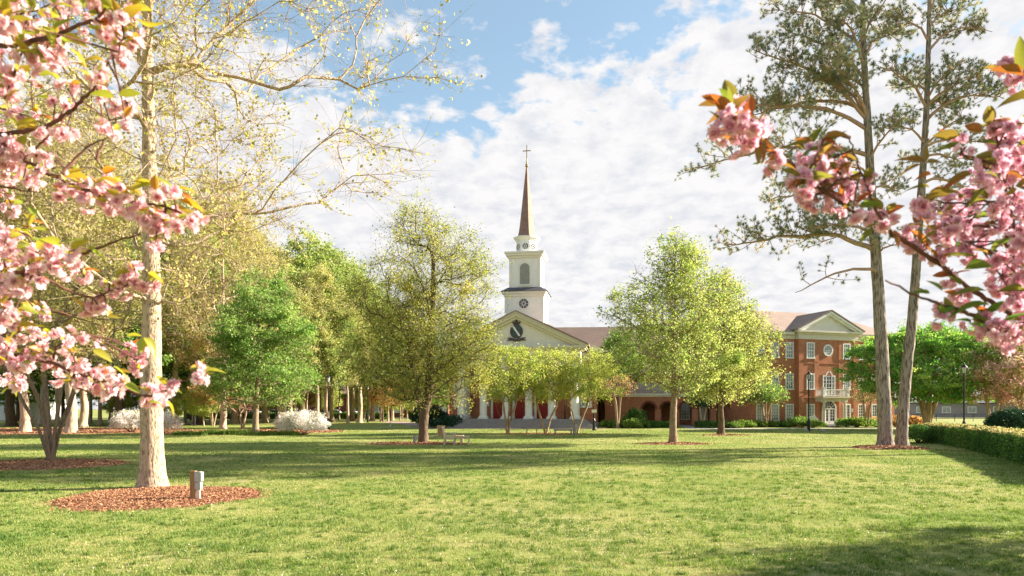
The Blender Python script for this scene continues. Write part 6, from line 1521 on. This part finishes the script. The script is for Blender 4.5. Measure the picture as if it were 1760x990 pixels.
h = (.031+.020*cl)*np.clip(1-dry*.6, .3, 1)*g.uniform(.6, 1.5, n)*(1+P[:, 1]*.010)
d = g.normal(size=(n, 3))*[.55, .55, 0]+[0, 0, 1]; d /= np.linalg.norm(d, axis=1)[:, None]
an = g.uniform(0, 2*PI, n); wv = (.0035+.00028*P[:, 1])[:, None]
pr = np.stack([np.cos(an), np.sin(an), np.zeros(n)], 1)*wv
B = np.stack([P[:, 0], P[:, 1], np.full(n, -.002)], 1)
V = np.stack([B-pr, B+pr, B+d*h[:, None]], 1).reshape(-1, 3)
tone = np.clip(.44+.21*g.normal(size=n)-.20*cl+.09*c1+.45*dry, 0, 1)
M['blade'] = leaf_mat('grass blades', [(0, (.065, .15, .02)), (.42, (.19, .262, .045)), (.72, (.36, .365, .11)), (1, (.58, .475, .25))], .35)
o = link('grass', np_mesh('grass', V, np.arange(len(V)).reshape(-1, 3), tone), M['blade']); tag(o, 'short mown grass of the lawn', 'grass', kind='stuff')
# thicker tufts
Tt = scatter(1500, 7.4, 22, 1.25); kk = 34; P = (Tt[:, None, :]+g.normal(size=(len(Tt), kk, 2))*g.uniform(.02, .09, (len(Tt), 1, 1))).reshape(-1, 2); n = len(P)
for cx, cy, rx, ry in mulch_zones[:2]:
    ok = ((P[:, 0]-cx)/rx)**2+((P[:, 1]-cy)/ry)**2 > 1; P = P[ok]
n = len(P); h = g.uniform(.04, .085, n); d = g.normal(size=(n, 3))*[.5, .5, 0]+[0, 0, 1]; d /= np.linalg.norm(d, axis=1)[:, None]
an = g.uniform(0, 2*PI, n); pr = np.stack([np.cos(an), np.sin(an), np.zeros(n)], 1)*(.0045+.0002*P[:, 1])[:, None]
B = np.stack([P[:, 0], P[:, 1], np.full(n, -.002)], 1); V = np.stack([B-pr, B+pr, B+d*h[:, None]], 1).reshape(-1, 3)
o2 = link('grass_tufts', np_mesh('grass_tufts', V, np.arange(len(V)).reshape(-1, 3), np.clip(g.normal(.25, .18, n), 0, 1)), M['blade']); tag(o2, 'darker thicker tufts of grass in the lawn', 'grass', kind='stuff')
P = scatter(3600, 7.4, 26, 1.2)
P = P[g.uniform(size=len(P)) < np.clip(.35+.6*np.sin(P[:, 0]*.5+1)*np.sin(P[:, 1]*.7), .12, 1)]
pos = np.stack([P[:, 0], P[:, 1], np.full(len(P), .028)], 1)
V, Fq = leaves_np(g, pos, .019, 2.5, 1.2)
o = link('fallen_petals', np_mesh('fallen_petals', V, Fq, g.uniform(.6, 1, len(P))), M['petal']); tag(o, 'pale fallen petals scattered over the grass', 'petals', kind='stuff')
